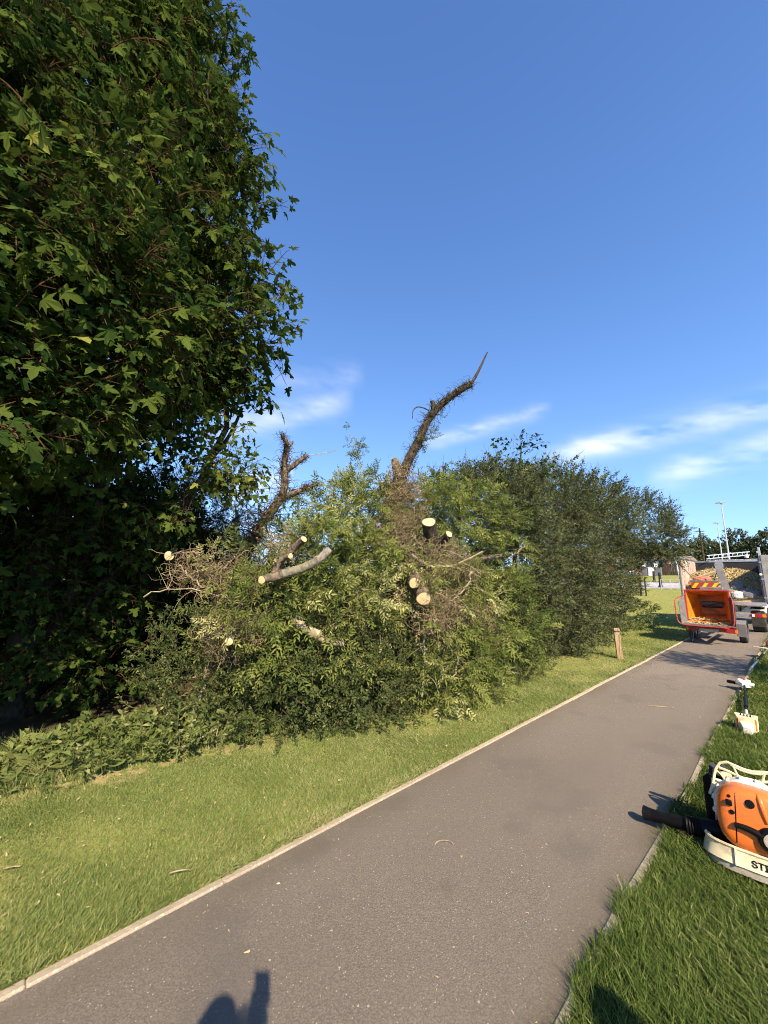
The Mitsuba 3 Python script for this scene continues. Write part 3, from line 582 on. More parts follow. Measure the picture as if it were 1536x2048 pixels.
# ------------------------------------------------------------------ felled ash limbs heaped in front
H = 'mounds of felled ash boughs in the heap'
def heap(label, ells, n, stems, seed, **kw):
    g = np.random.default_rng(seed); t = thing('felled_ash_bough', label, 'felled branch', H)
    for k, s in enumerate(stems): log(t, 'bough', s[:-1], s[-1], 'bark_grey', seed=seed+k)
    kw = {'rnd': .5, 'outw': .75, 'upw': .15, 'lo': .55, 'tilt': .6, **kw}
    add(t, 'foliage', foliage(g, S_ASH, ells, n, (.75, 1.15), **kw), 'leaf_ash'); return t
heap('mound of bright ash leaves around the grey curved limb, left in the heap', [((-5.2, 3.1, 1.35), (.95, .95, 1.0)), ((-5.0, 2.5, 1.2), (.7, .6, .75))], 190, [], 71, rnd=.55)
heap('bright ash sprays hanging in front of the heap below its centre', [((-4.75, 3.75, 1.5), (.8, .8, .95)), ((-4.55, 3.35, 1.05), (.6, .7, .7)), ((-5.1, 3.9, 2.15), (.7, .7, .75))], 260, [], 72, rnd=.62)
heap('ash foliage between the left stump and the leaning trunk, high on the heap', [((-5.6, 4.2, 2.5), (.8, .9, 1.15)), ((-5.4, 4.6, 3.1), (.6, .6, .6))], 170, [], 73, rnd=.5)
heap('ash foliage to the right of the big sawn log, high on the heap', [((-4.4, 6.1, 2.5), (.85, 1.0, 1.25)), ((-4.6, 5.6, 2.9), (.6, .6, .8)), ((-4.2, 6.9, 2.5), (.7, .7, 1.1))], 230, [], 74, rnd=.5)
heap('ash foliage just below the leaning trunk at the top of the heap', [((-5.25, 4.5, 3.1), (.5, .5, .45)), ((-4.65, 5.45, 3.2), (.45, .5, .4))], 90, [], 78, rnd=.55)
heap('ash foliage low on the right of the heap above the verge', [((-4.1, 5.7, 1.15), (.7, .9, .85)), ((-3.95, 6.7, 1.1), (.65, .8, .85)), ((-3.85, 5.0, .75), (.5, .6, .6))], 230, [], 75, rnd=.45)
heap('ash foliage filling the middle of the heap between the logs', [((-4.5, 4.1, 1.75), (.5, .8, .8)), ((-4.9, 3.5, 2.1), (.6, .6, .6)), ((-4.3, 5.2, 1.7), (.5, .7, .7))], 170, [], 79, rnd=.62)
heap('ash sprays spilling onto the grass at the foot of the heap', [((-3.75, 4.55, .42), (.35, .5, .35)), ((-3.65, 5.5, .4), (.3, .5, .3))], 60, [], 76, rnd=.7)
for i, (pts, lb) in enumerate([([[-6.1, 5.0, 3.3], [-6.15, 5.05, 4.4], [-6.3, 4.85, 5.0]], 'tall feathery ash sprig left of the leaning trunk'), ([[-5.9, 4.2, 3.2], [-5.95, 4.25, 3.9]], 'short ash sprig against the sky right of the left stump'),
        ([[-5.0, 6.3, 3.2], [-5.02, 6.4, 4.35]], 'ash sprig against the sky right of the leaning trunk'), ([[-5.0, 5.9, 3.2], [-5.05, 5.9, 3.95]], 'small ash sprig at the skyline beside the leaning trunk'), ([[-5.8, 5.0, 3.1], [-5.75, 5.2, 4.1]], 'ash sprig at the skyline behind the leaning trunk')]):
    g = np.random.default_rng(80+i); t = thing('ash_sprig', lb, 'branch', 'ash sprigs on the skyline of the heap')
    part(t, 'stem', limb(pts, [.014, .006], 8, 5), 'bark_pale', 50)
    q = smoothpath(pts, 12)[3:]; add(t, 'foliage', foliage(g, S_ASH, [(c, [.16, .16, .12]) for c in q[::2]], 16 if i == 0 else 7, (.6, .85), lo=.2, sub=False, rnd=.35, amp=.05), 'leaf_ash')
# privet and bramble at the foot
V = 'small leaved bushes along the foot of the heap'
for i, (ells, n, lb) in enumerate([
    ([((-4.72, 2.75, .55), (.62, .8, .78)), ((-4.6, 3.2, .45), (.5, .55, .6))], 620, 'dark privet bush spilling onto the lawn at the front of the heap'),
    ([((-4.25, 3.6, .55), (.6, .55, .75)), ((-4.5, 3.2, .95), (.55, .6, .6))], 520, 'dark privet bush at the right front corner of the heap'),
    ([((-5.25, 2.0, .6), (.55, .6, .7)), ((-5.3, 1.7, .95), (.4, .45, .45))], 420, 'dark privet bush at the left front of the heap below a sawn end'),
    ([((-4.25, 4.55, .65), (.6, .7, .8))], 380, 'dark privet bush at the foot of the heap beside the bare soil'),
    ([((-4.3, 7.0, .75), (.65, .9, .95)), ((-4.1, 7.7, .6), (.6, .7, .75))], 520, 'dark privet bush at the right foot of the heap by the hawthorn')]):
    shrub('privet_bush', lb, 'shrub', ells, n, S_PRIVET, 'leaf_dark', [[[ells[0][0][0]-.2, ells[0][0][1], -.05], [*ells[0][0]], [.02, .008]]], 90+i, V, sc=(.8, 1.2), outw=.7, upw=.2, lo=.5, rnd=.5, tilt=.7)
# fill of shaded twigs and leaves inside the heap
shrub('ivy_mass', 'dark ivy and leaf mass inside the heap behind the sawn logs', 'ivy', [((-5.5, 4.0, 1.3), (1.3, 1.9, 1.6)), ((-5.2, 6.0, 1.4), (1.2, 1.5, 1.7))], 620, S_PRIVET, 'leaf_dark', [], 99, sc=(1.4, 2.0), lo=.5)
# dead ivy tangles
D = 'tangles of dead ivy stems in the heap'
for i, (ells, n, sc, lb) in enumerate([
    ([((-4.75, 1.95, 1.25), (.32, .38, .26))], 330, (.15, .42), 'pale dead ivy tangle around the sawn end at the lower left of the heap'),
    ([((-5.35, 2.2, 1.85), (.45, .5, .36)), ((-5.6, 1.75, 2.0), (.4, .4, .3))], 360, (.2, .6), 'brown dead ivy tangle in the left of the heap below the left stump'),
    ([((-4.0, 4.7, 2.15), (.5, .55, .4)), ((-3.9, 5.3, 2.05), (.5, .55, .35))], 520, (.2, .55), 'brown dead ivy tangle around the big sawn log'),
    ([((-3.75, 4.5, 1.45), (.35, .45, .35))], 260, (.2, .5), 'pale dead ivy tangle right of the lowest pair of sawn logs'),
    ([((-3.72, 5.4, 1.35), (.35, .55, .3))], 300, (.2, .55), 'brown dead ivy tangle on the lower right of the heap'),
    ([((-5.15, 2.85, 2.25), (.3, .4, .25))], 170, (.2, .45), 'yellowish dead ivy tangle behind the forked limb'),
    ([((-4.75, 4.3, 2.3), (.55, .6, .55))], 300, (.25, .6), 'dead ivy tangle left of the big sawn log'),
    ([((-4.35, 3.3, 1.45), (.35, .5, .25)), ((-4.2, 3.9, 1.2), (.3, .4, .25))], 150, (.2, .5), 'thin dead ivy stems strewn over the front of the heap beside the peeled log'),
    ([((-3.85, 5.0, .8), (.3, .5, .35)), ((-3.8, 6.0, .9), (.3, .5, .35))], 190, (.2, .5), 'pale dry twigs low on the right front of the heap')]):
    g = np.random.default_rng(110+i); t = thing('dead_ivy_tangle', lb, 'dead ivy', D)
    add(t, 'stem', tangle(g, ells, int(n*2.0), (sc[0]*.6, sc[1]*.62), down=.3, lo=.3, back=.6, sub=False), 'leaf_dry')
    add(t, 'ash_leaf', foliage(g, S_ASH, ells, 9, (.7, 1.), lo=.7, sub=False, rnd=.7), 'leaf_ash')
    if i in (5, 2, 3): add(t, 'leaf', foliage(g, S_PRIVET, ells, 40, (.6, 1.), lo=.6, sub=False, rnd=.8), 'leaf_dry')
# sawn logs standing out of the heap
L = 'sawn logs sticking out of the heap'
for i, (lb, pts, r, mt) in enumerate([
    ('largest upright sawn log with a pale round end near the middle of the heap', [[-4.25, 5.0, 1.9], [-4.05, 4.85, 2.4], [-3.86, 4.59, 2.77]], [.13, .12, .112], 'bark_dark'),
    ('thin sawn log end just right of the largest upright log', [[-4.15, 5.0, 2.3], [-3.68, 4.86, 2.59]], [.07, .06], 'bark_dark'),
    ('upper log of the low pair of sawn ends in the middle of the heap', [[-4.2, 4.5, 2.0], [-3.70, 4.07, 1.84]], [.09, .08], 'bark_brown'),
    ('lower, larger log of the low pair of sawn ends amid the heap', [[-4.1, 4.6, 1.85], [-3.54, 4.08, 1.63]], [.11, .10], 'bark_brown'),
    ('small sawn log end low at the left of the heap', [[-4.95, 2.06, 1.24], [-4.33, 1.76, 1.21]], [.055, .045], 'bark_brown'),
    ('sawn log end half in shade under the sycamore', [[-6.2, 1.7, 2.2], [-5.6, 1.41, 2.17]], [.075, .062], 'bark_dark'),
    ('weathered log lying across the right of the heap with no clear end', [[-3.85, 5.65, 2.2], [-3.5, 6.1, 2.30]], [.042, .034], 'bark_brown')]):
    t = thing('sawn_log', lb, 'log', L); log(t, 'bark', pts, r, mt, 10, 14, .16, i+20)
t = thing('sawn_log', 'pale peeled log lying low on the heap', 'log', L)
log(t, 'bark', [[-4.40, 2.58, 1.40], [-4.27, 2.70, 1.27], [-4.13, 2.80, 1.19]], [.05, .06, .062], 'bark_pale', 10, 12, .2, 31)
log(t, 'thin_end', [[-4.22, 2.78, 1.19], [-4.10, 2.93, 1.12], [-4.0, 3.08, 1.08]], [.045, .042, .03], 'bark_pale', 10, 10, .25, 32, cuts=())
t = thing('forked_limb', 'grey forked limb with four sawn ends lying in the left of the heap', 'log')
for k, (pts, r, mt) in enumerate([([[-4.63, 2.42, 1.92], [-4.45, 2.51, 1.96], [-4.27, 2.64, 2.03], [-4.1, 2.89, 2.26]], [.062, .058, .055, .050], 'bark_grey'), ([[-4.75, 2.47, 1.92], [-4.85, 2.68, 2.18], [-4.57, 2.79, 2.42]], [.065, .055, .05], 'bark_brown'),
                                  ([[-4.72, 2.46, 1.93], [-4.74, 2.53, 2.09], [-4.54, 2.58, 2.18]], [.05, .042, .04], 'bark_brown'), ([[-4.51, 2.47, 1.94], [-4.56, 2.33, 1.9], [-4.5, 2.18, 1.87]], [.07, .055, .05], 'bark_brown')]):
    log(t, 'branch', pts, r, mt, 12, 12, .16, 40+k)
part(t, 'twig', limb([[-4.38, 2.53, 2.03], [-4.28, 2.72, 2.1], [-4.26, 2.8, 2.18]], [.012, .008], 8, 5), 'bark_pale', 50)
# bare pale branches
def fork(g, t, pts, r, n=5, sp=.6):
    q = smoothpath(pts, 14)+g.normal(0, .012, (14, 3)); part(t, 'stem', tube(q, r, 6, .15), 'bark_pale', 50)
    for k in range(n):
        i = g.integers(3, 13); d = unit(q[i]-q[i-1]+g.normal(0, .7, 3)); l = g.uniform(.15, .45)*sp*2
        part(t, 'side_twig', tube(smoothpath([q[i], q[i]+d*l*.5+g.normal(0, .03, 3), q[i]+d*l+g.normal(0, .06, 3)+[0, 0, -.03]], 7), [r[-1]*.7, r[-1]*.3], 4), 'bark_pale', 50)
for i, (lb, pts, r) in enumerate([
    ('bare pale branch curving through the shade at the left of the heap', [[-5.55, 1.15, 1.66], [-5.3, 1.5, 1.76], [-5.05, 1.8, 1.70], [-4.85, 2.15, 1.55]], [.010, .006]),
    ('short bare twig above the curved pale branch in the shade', [[-5.35, 1.45, 2.05], [-5.28, 1.6, 1.9], [-5.15, 1.72, 1.75]], [.010, .006]),
    ('bare forked branch below the largest upright log', [[-3.85, 4.15, 2.28], [-3.65, 4.5, 2.08], [-3.52, 4.85, 2.12], [-3.3, 5.2, 2.32]], [.018, .010]),
    ('bare twig hanging down right of the sawn logs', [[-3.35, 5.0, 2.05], [-3.42, 4.85, 1.75], [-3.55, 4.6, 1.55]], [.014, .007]),
    ('bare bent twig left of the low pair of sawn ends', [[-4.2, 3.5, 1.75], [-4.05, 3.62, 1.72], [-4.0, 3.7, 1.5]], [.011, .006]),
    ('bare pale stem standing low in the right of the heap', [[-3.62, 4.1, .35], [-3.68, 4.25, .8], [-3.75, 4.3, 1.25]], [.014, .007]),
    ('bare pale stem leaning at the lower right of the heap', [[-3.55, 4.7, .5], [-3.5, 4.75, .95], [-3.6, 4.6, 1.3]], [.011, .006]),
    ('bare leaning stem at the left foot of the heap', [[-4.95, 1.55, .1], [-5.0, 1.75, .5], [-5.05, 1.8, .95]], [.022, .012]),
    ('broken pale stick lying at the lawn edge left of the heap', [[-4.78, 1.25, .06], [-4.75, 1.6, .12], [-4.85, 2.0, .22]], [.012, .008]),
    ('long pale shoot arching over the top of the heap left of centre', [[-5.3, 4.1, 2.6], [-5.15, 4.2, 3.25], [-5.3, 4.0, 3.8]], [.012, .006]),
    ('long pale shoots crossing the heap below the leaning trunk', [[-5.2, 4.0, 2.9], [-4.95, 4.5, 3.2], [-4.75, 4.8, 3.4]], [.012, .006]),
    ('pale bare twig lying in the hawthorn right of the heap', [[-3.7, 6.6, 2.25], [-3.55, 6.9, 2.45], [-3.6, 7.2, 2.55]], [.008, .004])]):
    g = np.random.default_rng(130+i); fork(g, thing('bare_branch', lb, 'branch', 'bare branches in the heap'), pts, r)

# ------------------------------------------------------------------ hawthorn hedge to the right
HG = 'hawthorn bushes in the hedge right of the heap'
hw = [([((-4.9, 8.6, 2.2), (1.3, 1.3, 2.3)), ((-4.8, 8.0, 3.4), (.9, .9, .95)), ((-5.3, 7.6, 3.0), (1.0, 1.0, 1.3))], 2300, 'nearest grey green hawthorn bush right beside the heap'),
      ([((-4.9, 10.8, 2.4), (1.3, 1.5, 2.4)), ((-4.6, 10.9, 3.9), (1.0, 1.2, 1.1)), ((-4.3, 10.5, 1.4), (.8, 1.1, 1.2))], 2200, 'second hawthorn bush of the hedge with a rounded dark top'),
      ([((-4.9, 13.4, 2.5), (1.4, 1.6, 2.4)), ((-4.3, 13.5, 3.9), (1.1, 1.3, 1.2)), ((-4.8, 13.2, 1.0), (.8, 1.2, 1.0))], 2000, 'third hawthorn bush of the hedge with spiky shoots along its top'),
      ([((-5.1, 16.3, 2.9), (1.2, 1.7, 2.0)), ((-4.0, 16.6, 3.9), (1.1, 1.3, .95)), ((-3.6, 16.9, 3.45), (.85, 1.0, .75)), ((-3.15, 17.2, 3.2), (.6, .7, .5)), ((-5.5, 15.8, 1.0), (.8, 1.2, 1.1))], 2400, 'farthest hawthorn bush overhanging the grass near the chipper')]
for i, (ells, n, lb) in enumerate(hw):
    g = np.random.default_rng(150+i); c = A(ells[0][0])
    t = shrub('hawthorn_bush', lb, 'shrub', ells, n, S_HAW, 'leaf_haw', [[[c[0]+dx, c[1]+dy, -.1], [c[0]+dx*1.5, c[1]+dy*1.5, 1.5], [c[0]+dx*3, c[1]+dy*3, 3.2], [.07, .05, .02]] for dx, dy in ((.1, .1), (-.2, .2), (.25, -.2))], 150+i, HG, sc=(.95, 1.45), outw=.9, upw=.3, lo=.62, hi=1.02, amp=.24, freq=.9, rnd=.45)
    sh, o = shell(g, ells[:3], 46, 1.0, 1.08, back=.2, zmin=3.0)
    d = o+A([0, 0, .45])+g.normal(0, .35, sh.shape)
    add(t, 'shoot', plant(S_HAW, frames(d, g.standard_normal(sh.shape)), sh, g.uniform(.9, 1.6, 46), np.clip(g.normal(.5, .2, 46), 0, 1), g), 'leaf_haw')
shrub('sycamore_sapling', 'young sycamore shoot with broad leaves rising out of the hawthorn hedge', 'sapling', [((-4.45, 8.85, 4.95), (.5, .5, .42)), ((-4.7, 8.4, 4.5), (.5, .4, .3)), ((-4.3, 9.3, 4.5), (.5, .45, .35))], 62, S_SYC, 'leaf_sycamore',
      [[[-4.6, 8.8, 2.5], [-4.5, 8.8, 4], [-4.4, 8.9, 5.3], [.03, .012]]], 170, sc=(.75, 1.0), lo=.3, sub=False, rnd=.3, outw=.9, upw=0.)
shrub('bramble', 'low light green bramble at the foot of the farthest hawthorn', 'shrub', [((-4.9, 17.6, .45), (.8, 1.2, .6)), ((-4.6, 18.6, .5), (.7, .9, .5))], 260, S_WEED, 'leaf_weed', [], 171, sc=(.7, 1.2), lo=.5)
shrub('bramble', 'low weeds at the foot of the hawthorn behind the timber post', 'shrub', [((-4.6, 12.2, .2), (.5, 1.4, .28)), ((-5.0, 14.8, .25), (.5, 1.4, .3))], 200, S_WEED, 'leaf_weed', [], 172, sc=(.5, .9), lo=.4)
# ------------------------------------------------------------------ weeds at the lawn edge, left
def big_leaf(g, l):
    n = 11; a = np.linspace(-2.6, 2.6, n); r = .5*(1-.12*np.cos(3*a)); o = np.stack([np.sin(a)*r*.92, np.cos(a)*r+.42, 0*a], 1)
    v = np.vstack([[0, .42, .0], o, [0, .08, 0]]); v[:, 2] = .22*np.abs(v[:, 0])-.25*(v[:, 1]-.4)**2+.03*g.standard_normal(len(v))
    return v*l, A([[0, 1+k, 2+k] for k in range(n-1)]+[[0, n, n+1], [0, n+1, 1]])
rng = np.random.default_rng(181)
for i, (x, y, s, lb) in enumerate([(-5.35, .95, 1.1, 'burdock with big pale leaves in front of the shaded hedge'), (-5.2, .42, 1.0, 'burdock with big pale leaves near the left frame edge'), (-5.5, 1.15, 1.2, 'tallest burdock at the sun line behind the other weeds'), (-5.0, 1.05, .8, 'small burdock at the front of the weeds'),
                                  (-5.45, .05, 1.0, 'burdock at the very left frame edge'), (-5.6, .6, 1.1, 'burdock with its leaves half in the shade')]):
    t = thing('burdock', lb, 'weed', 'burdocks along the lawn edge')
    for k in range(7):
        a = k*2.4+rng.random(); el = rng.uniform(.3, 1.0); L = rng.uniform(.16, .34)*s
        tip = A([x+math.cos(a)*math.cos(el)*L, y+math.sin(a)*math.cos(el)*L, math.sin(el)*L]); v, f = big_leaf(rng, rng.uniform(.16, .26)*s)
        d = A([math.cos(a), math.sin(a), rng.uniform(-.5, .1)]); R = frames(d[None], A([[math.cos(a)*.35+.2, math.sin(a)*.35-.1, 1.]]))[0]
        st = tube(smoothpath([[x, y, 0], (A([x, y, 0])+tip)/2+[0, 0, .03], tip], 5), [.006, .004], 4, caps=False)
        V = np.vstack([place(v, R, tip), st[0]]); part(t, 'leaf', (V, np.vstack([f, st[1]+len(v)])), 'leaf_weed', uv=np.stack([np.full(len(V), rng.uniform(.2, .9)), np.r_[np.full(len(v), .5), np.full(len(st[0]), -1.)]], 1))
t = thing('tall_weed', 'tall branching weed with small seed heads standing in front of the dark hedge', 'weed')
st = [[-5.25, 1.45, 0], [-5.22, 1.5, .4], [-5.25, 1.45, .85]]
part(t, 'stem', limb(st, [.009, .004], 8, 5), 'leaf_weed', uv=np.tile([.5, -1.], (8*5+2, 1)))
add(t, 'foliage', join(foliage(rng, S_PRIVET, [((-5.22, 1.48, .5), (.22, .25, .32))], 34, (.8, 1.2), lo=.2, sub=False, rnd=.6), tangle(rng, [((-5.22, 1.5, .85), (.2, .28, .16))], 26, (.12, .3), lo=.2, sub=False)), 'leaf_weed')
m = foliage(rng, S_WEED, [((-5.3+.08*k, .15+.28*k, .05), (.42, .3, .2)) for k in range(-2, 8)], 300, (.5, 1.1), lo=.15, sub=False, rnd=.55, upw=.8)
solo('weed_cover', m[0], 'leaf_weed', 'low mixed weeds along the lawn edge at the left', 'ground cover', uv=m[1], kind='stuff')
m = blades(np.random.default_rng(14), 26000, (-6.0, -4.5), (-1.2, 2.6), lambda x, y: (x < -4.95+.12*y) & (nz(x, y, 3, 5) > .36), (.06, .24), (.003, .008), (.3, 1.1), 3, lambda x, y: .3+.6*nz(x, y, 2, 2), 5.2, 1.)
solo('rough_grass', m[0], 'blade_mown', 'rough unmown grass among the weeds at the left lawn edge', 'grass', uv=m[1], kind='stuff')
m = blades(np.random.default_rng(15), 12000, (-4.4, -3.1), (3.0, 8.5), lambda x, y: np.abs(x+3.55+.04*(y-5)**2*.2) < .35, (.02, .05), (.004, .01), (.9, 2.), 1, lambda x, y: .75+0*x, 5.2, 1.)
solo('dry_clippings', m[0], 'blade_mown', 'dry straw and clippings at the right foot of the heap', 'clippings', uv=m[1], kind='stuff')

# ------------------------------------------------------------------ timber post
t = thing('timber_post', 'square weathered timber bollard with a grooved top standing in the mown grass', 'bollard')
Rp = rot([0, 0, 1], 28) @ rot([1, 0, 0], 1.5)
part(t, 'post', cat(cbox([0, 0, .30], [.125, .125, .66], .006)), 'post_wood')
part(t, 'groove', cbox([0, 0, .640], [.108, .108, .022], .002), 'bark_dark')
part(t, 'top', cat(cbox([0, 0, .685], [.125, .125, .07], .012)), 'post_wood')
part(t, 'plate', cbox([-.0, -.0645, .60], [.05, .006, .05], .001), 'stone_grey')
for k in [k for k in scene if k.startswith(t+'__')]:
    scene[k]['to_world'] = T().translate([-3.2, 10.92, 0]).rotate([0, 0, 1], 24).rotate([0, 1, 0], -2)

# ------------------------------------------------------------------ backpack blower on the grass, right
class Kit:
    """parts of one thing in local axes (x right, y away, z up), set down by one matrix"""
    def __init__(self, key, to_world): self.key, self.m = key, to_world
    def __call__(self, name, mesh, matl, smooth=40, label=None, uv=None, of=None):
        k = part(of or self.key, name, mesh, matl, smooth, uv, label); scene[k]['to_world'] = self.m; return k
def polyline(p, n, sg=1.6):
    from scipy.ndimage import gaussian_filter1d
    p = A(p, float); d = np.r_[0, np.cumsum(np.linalg.norm(np.diff(p, axis=0), axis=1))]; t = np.linspace(0, d[-1], n)
    return gaussian_filter1d(np.stack([np.interp(t, d, p[:, k]) for k in range(3)], 1), sg, axis=0, mode='nearest')
def tub(pts, r, n=10, k=16): return tube(smoothpath(pts, k), r, n)
def superdome(rx, rz, ry, e=2.6, n=40, m=14, top=.15, cut_=.0):
    """bulging cover facing -y over an outline of half axes rx, rz"""
    a = np.arange(n)/n*2*np.pi; V = []
    for j in range(m):
        s = j/(m-1); w = (1-s**3.2); d = -ry*(1-(1-s)**2.4)**.8 if s > 0 else 0
        c, q = np.cos(a), np.sin(a)
        x = np.sign(c)*np.abs(c)**(2/e)*rx*(.25+.75*w if s < 1 else .25)*(1-.08*np.maximum(q, 0)); z = np.sign(q)*np.abs(q)**(2/e)*rz*(.30+.70*w)
        V.append(np.stack([x, np.full(n, d), z], 1))
    V = np.vstack(V+[[[0, -ry*1.01, 0]]]); F_ = []
    for j in range(m-1):
        for k in range(n): F_ += [[j*n+k, j*n+(k+1) % n, (j+1)*n+(k+1) % n], [j*n+k, (j+1)*n+(k+1) % n, (j+1)*n+k]]
    F_ += [[(m-1)*n+k, (m-1)*n+(k+1) % n, m*n] for k in range(n)]
    return V, A(F_)
bl = thing('leaf_blower', 'orange and cream backpack leaf blower standing on the grass at the right', 'leaf blower')
K = Kit(bl, T().translate([-.40, 3.84, .015]).rotate([0, 0, 1], 4).rotate([1, 0, 0], -8).scale(1.1))
# base tray
def tray(z0, z1, g0, g1, thick):
    a = np.linspace(np.pi*1.0, np.pi*2.0, 15); o = []
    for g, z in ((g0, z0), (g1, z1)): o.append(np.stack([np.sign(np.cos(a))*np.abs(np.cos(a))**.75*(.235+g), np.sign(np.sin(a))*np.abs(np.sin(a))**.6*(.16+g)-.02, np.full(15, z)], 1))
    i = [np.stack([p[:, 0]*(1-thick/.235), p[:, 1]*(1-thick/.17), p[:, 2]], 1) for p in o]
    V = np.vstack([o[0], o[1], i[1], i[0]]); F_ = []
    for r in range(3):
        for k in range(14): F_ += [[r*15+k, r*15+k+1, (r+1)*15+k+1], [r*15+k, (r+1)*15+k+1, (r+1)*15+k]]
    return V, A(F_)
K('base_tray', cat(tray(.035, .115, .030, .008, .02), cbox([0, -.03, .03], [.43, .25, .012], .004)), 'blower_cream', 50)
K('tray_rim', tube(np.vstack([tray(.115, .12, .008, .008, .02)[0][:15]]), [.009], 6), 'blower_cream', 50)
K('foot', tray(-.005, .034, .02, .022, .03), 'stone_grey', 50)
for sx in (-.10, .10): K('tray_rib', cbox([sx, -.200, .075], [.012, .012, .085], .003, rot([1, 0, 0], -15)), 'blower_cream')
K('lettering', (lambda m: (A(m.vertices) @ rot([1, 0, 0], 75).T + A([-.032, -.2045, .056]), A(m.faces)))(meshkit.text_mesh('STIHL', .031, .004, True)), 'black_plastic', False)
# fan housing and engine cover
K('fan_housing', lathe([[0, -.075], [.17, -.075], [.188, -.06], [.192, 0], [.188, .05], [.165, .075], [0, .075]], 48, (0, 1, 0), (0, .02, .275)), 'blower_white', 35)
for a in range(-30, 215, 22):
    c, q = math.cos(math.radians(a)), math.sin(math.radians(a)); K('housing_lug', cbox([.19*c, .0, .275+.19*q], [.022, .05, .022], .004, rot([0, 1, 0], -a)), 'blower_white')
dm = superdome(.172, .172, .165, 3.1); dv = dm[0]+A([0.0, -.035, .275])
K('engine_cover', (dv, dm[1]), 'blower_orange', 45)
def on_dome(x, z):
    """point and normal on the cover at local x, z"""
    d = np.hypot(dv[:, 0]-x, dv[:, 2]-z); i = np.argsort(d)[:6]; y = dv[i, 1].min() if d[i[0]] > .03 else np.average(dv[i, 1], weights=1/(d[i]+.004))
    def yy(x, z):
        d = np.hypot(dv[:, 0]-x, dv[:, 2]-z); i = np.argsort(d)[:6]; return np.average(dv[i, 1], weights=1/(d[i]+.006))
    e = .015; n = unit(A([(yy(x+e, z)-yy(x-e, z))/(2*e), -1, (yy(x, z+e)-yy(x, z-e))/(2*e)])); return A([x, yy(x, z), z]), n
def knob(name, x, z, r, h, matl, label=None):
    p, n = on_dome(x, z); return K(name, lathe([[0, -.02], [r*1.1, -.02], [r*1.1, h*.4], [r*.85, h], [0, h]], 20, n, p), matl, 35, label)
knob('knob', -.005, .375, .020, .010, 'black_plastic'); knob('screw_cap', -.098, .385, .008, .005, 'black_plastic')
p, n = on_dome(-.1, .352); K('choke_lever', cbox(p+n*.008, [.030, .014, .032], .004), 'black_plastic'); p, n = on_dome(-.092, .305); K('screw_cap', lathe([[0, -.02], [.013, -.02], [.012, .005], [0, .006]], 16, n, p), 'black_plastic')
for sx in (-.065, .09):
    q = A([np.r_[on_dome(sx+.012*k/8-.02, z)[0]]+on_dome(sx+.012*k/8-.02, z)[1]*.0005 for k, z in enumerate(np.linspace(.15, .41, 12))]); K('panel_seam', tube(q, [.0028], 6), 'black_plastic', False)
q = A([on_dome(.035+.004*k, z)[0] for k, z in enumerate(np.linspace(.43, .30, 8))]); K('cover_ridge', tube(q, [.012, .014, .010], 8), 'blower_orange')
for k in range(5):
    q = A([on_dome(x, .415-.016*k-.25*(x-.1))[0]+on_dome(x, .4)[1]*.001 for x in np.linspace(.085, .135, 5)]); K('vent_slot', tube(q, [.004], 6), 'black_plastic', False)
p, n = on_dome(.075, .215); K('starter_cover', lathe([[0, -.03], [.068, -.03], [.066, .012], [.055, .024], [0, .026]], 30, n, p), 'black_plastic', 35)
K('starter_badge', lathe([[0, .0], [.043, .0], [.042, .030], [.034, .034], [0, .034]], 26, n, p), 'cap_grey', 35, 'round pale starter cap')
q = A([on_dome(x, z)[0]+on_dome(x, z)[1]*.010 for x, z in ((-.085, .243), (-.05, .245), (-.01, .24), (.04, .225))]); K('starter_arm', tube(smoothpath(q, 10), [.014, .017, .020], 10), 'black_plastic')
# carrying frame at the back
def barp(name, pts, r=.0055): K(name, tub(pts, [r], 7, 18), 'blower_cream')
hx = [[-.215, .085, .30], [-.185, .10, .40], [-.155, .11, .485], [-.125, .112, .515], [-.075, .112, .51], [0, .112, .495], [.075, .112, .51], [.125, .112, .515], [.155, .11, .485], [.19, .10, .40], [.225, .085, .30]]
barp('handle_frame', hx, .0085); barp('handle_frame', [[-.15, .115, .47], [-.08, .118, .455], [0, .12, .44], [.08, .118, .455], [.15, .115, .47]], .008)
barp('handle_frame', [[-.09, .112, .507], [0, .112, .485], [.09, .112, .507]], .006)
for sx in (-1, 1):
    barp('handle_rib', [[sx*.185, .1, .40], [sx*.12, .10, .395], [sx*.10, .10, .44]], .005); barp('handle_rib', [[sx*.165, .105, .45], [sx*.135, .105, .42], [sx*.12, .10, .37]], .005)
    barp('handle_rib', [[sx*.075, .11, .50], [sx*.06, .115, .45], [sx*.045, .09, .40]], .007); barp('handle_rib', [[sx*.205, .09, .34], [sx*.15, .09, .37]], .005)
    K('handle_gusset', cbox([sx*.115, .118, .43], [.055, .006, .05], .002, rot([0, 1, 0], sx*14)), 'blower_cream')
K('back_plate', cbox([0, .115, .22], [.40, .018, .36], .008), 'blower_white'); K('harness_pad', cbox([-.025, .165, .22], [.45, .08, .38], .035), 'black_plastic')
for sx in (-.19, -.13, .13, .19): K('harness_strap', tub([[sx, .21, .46], [sx*1.15, .30, .30], [sx*1.2, .24, .06]], [.02, .022], 6), 'cloth_navy')
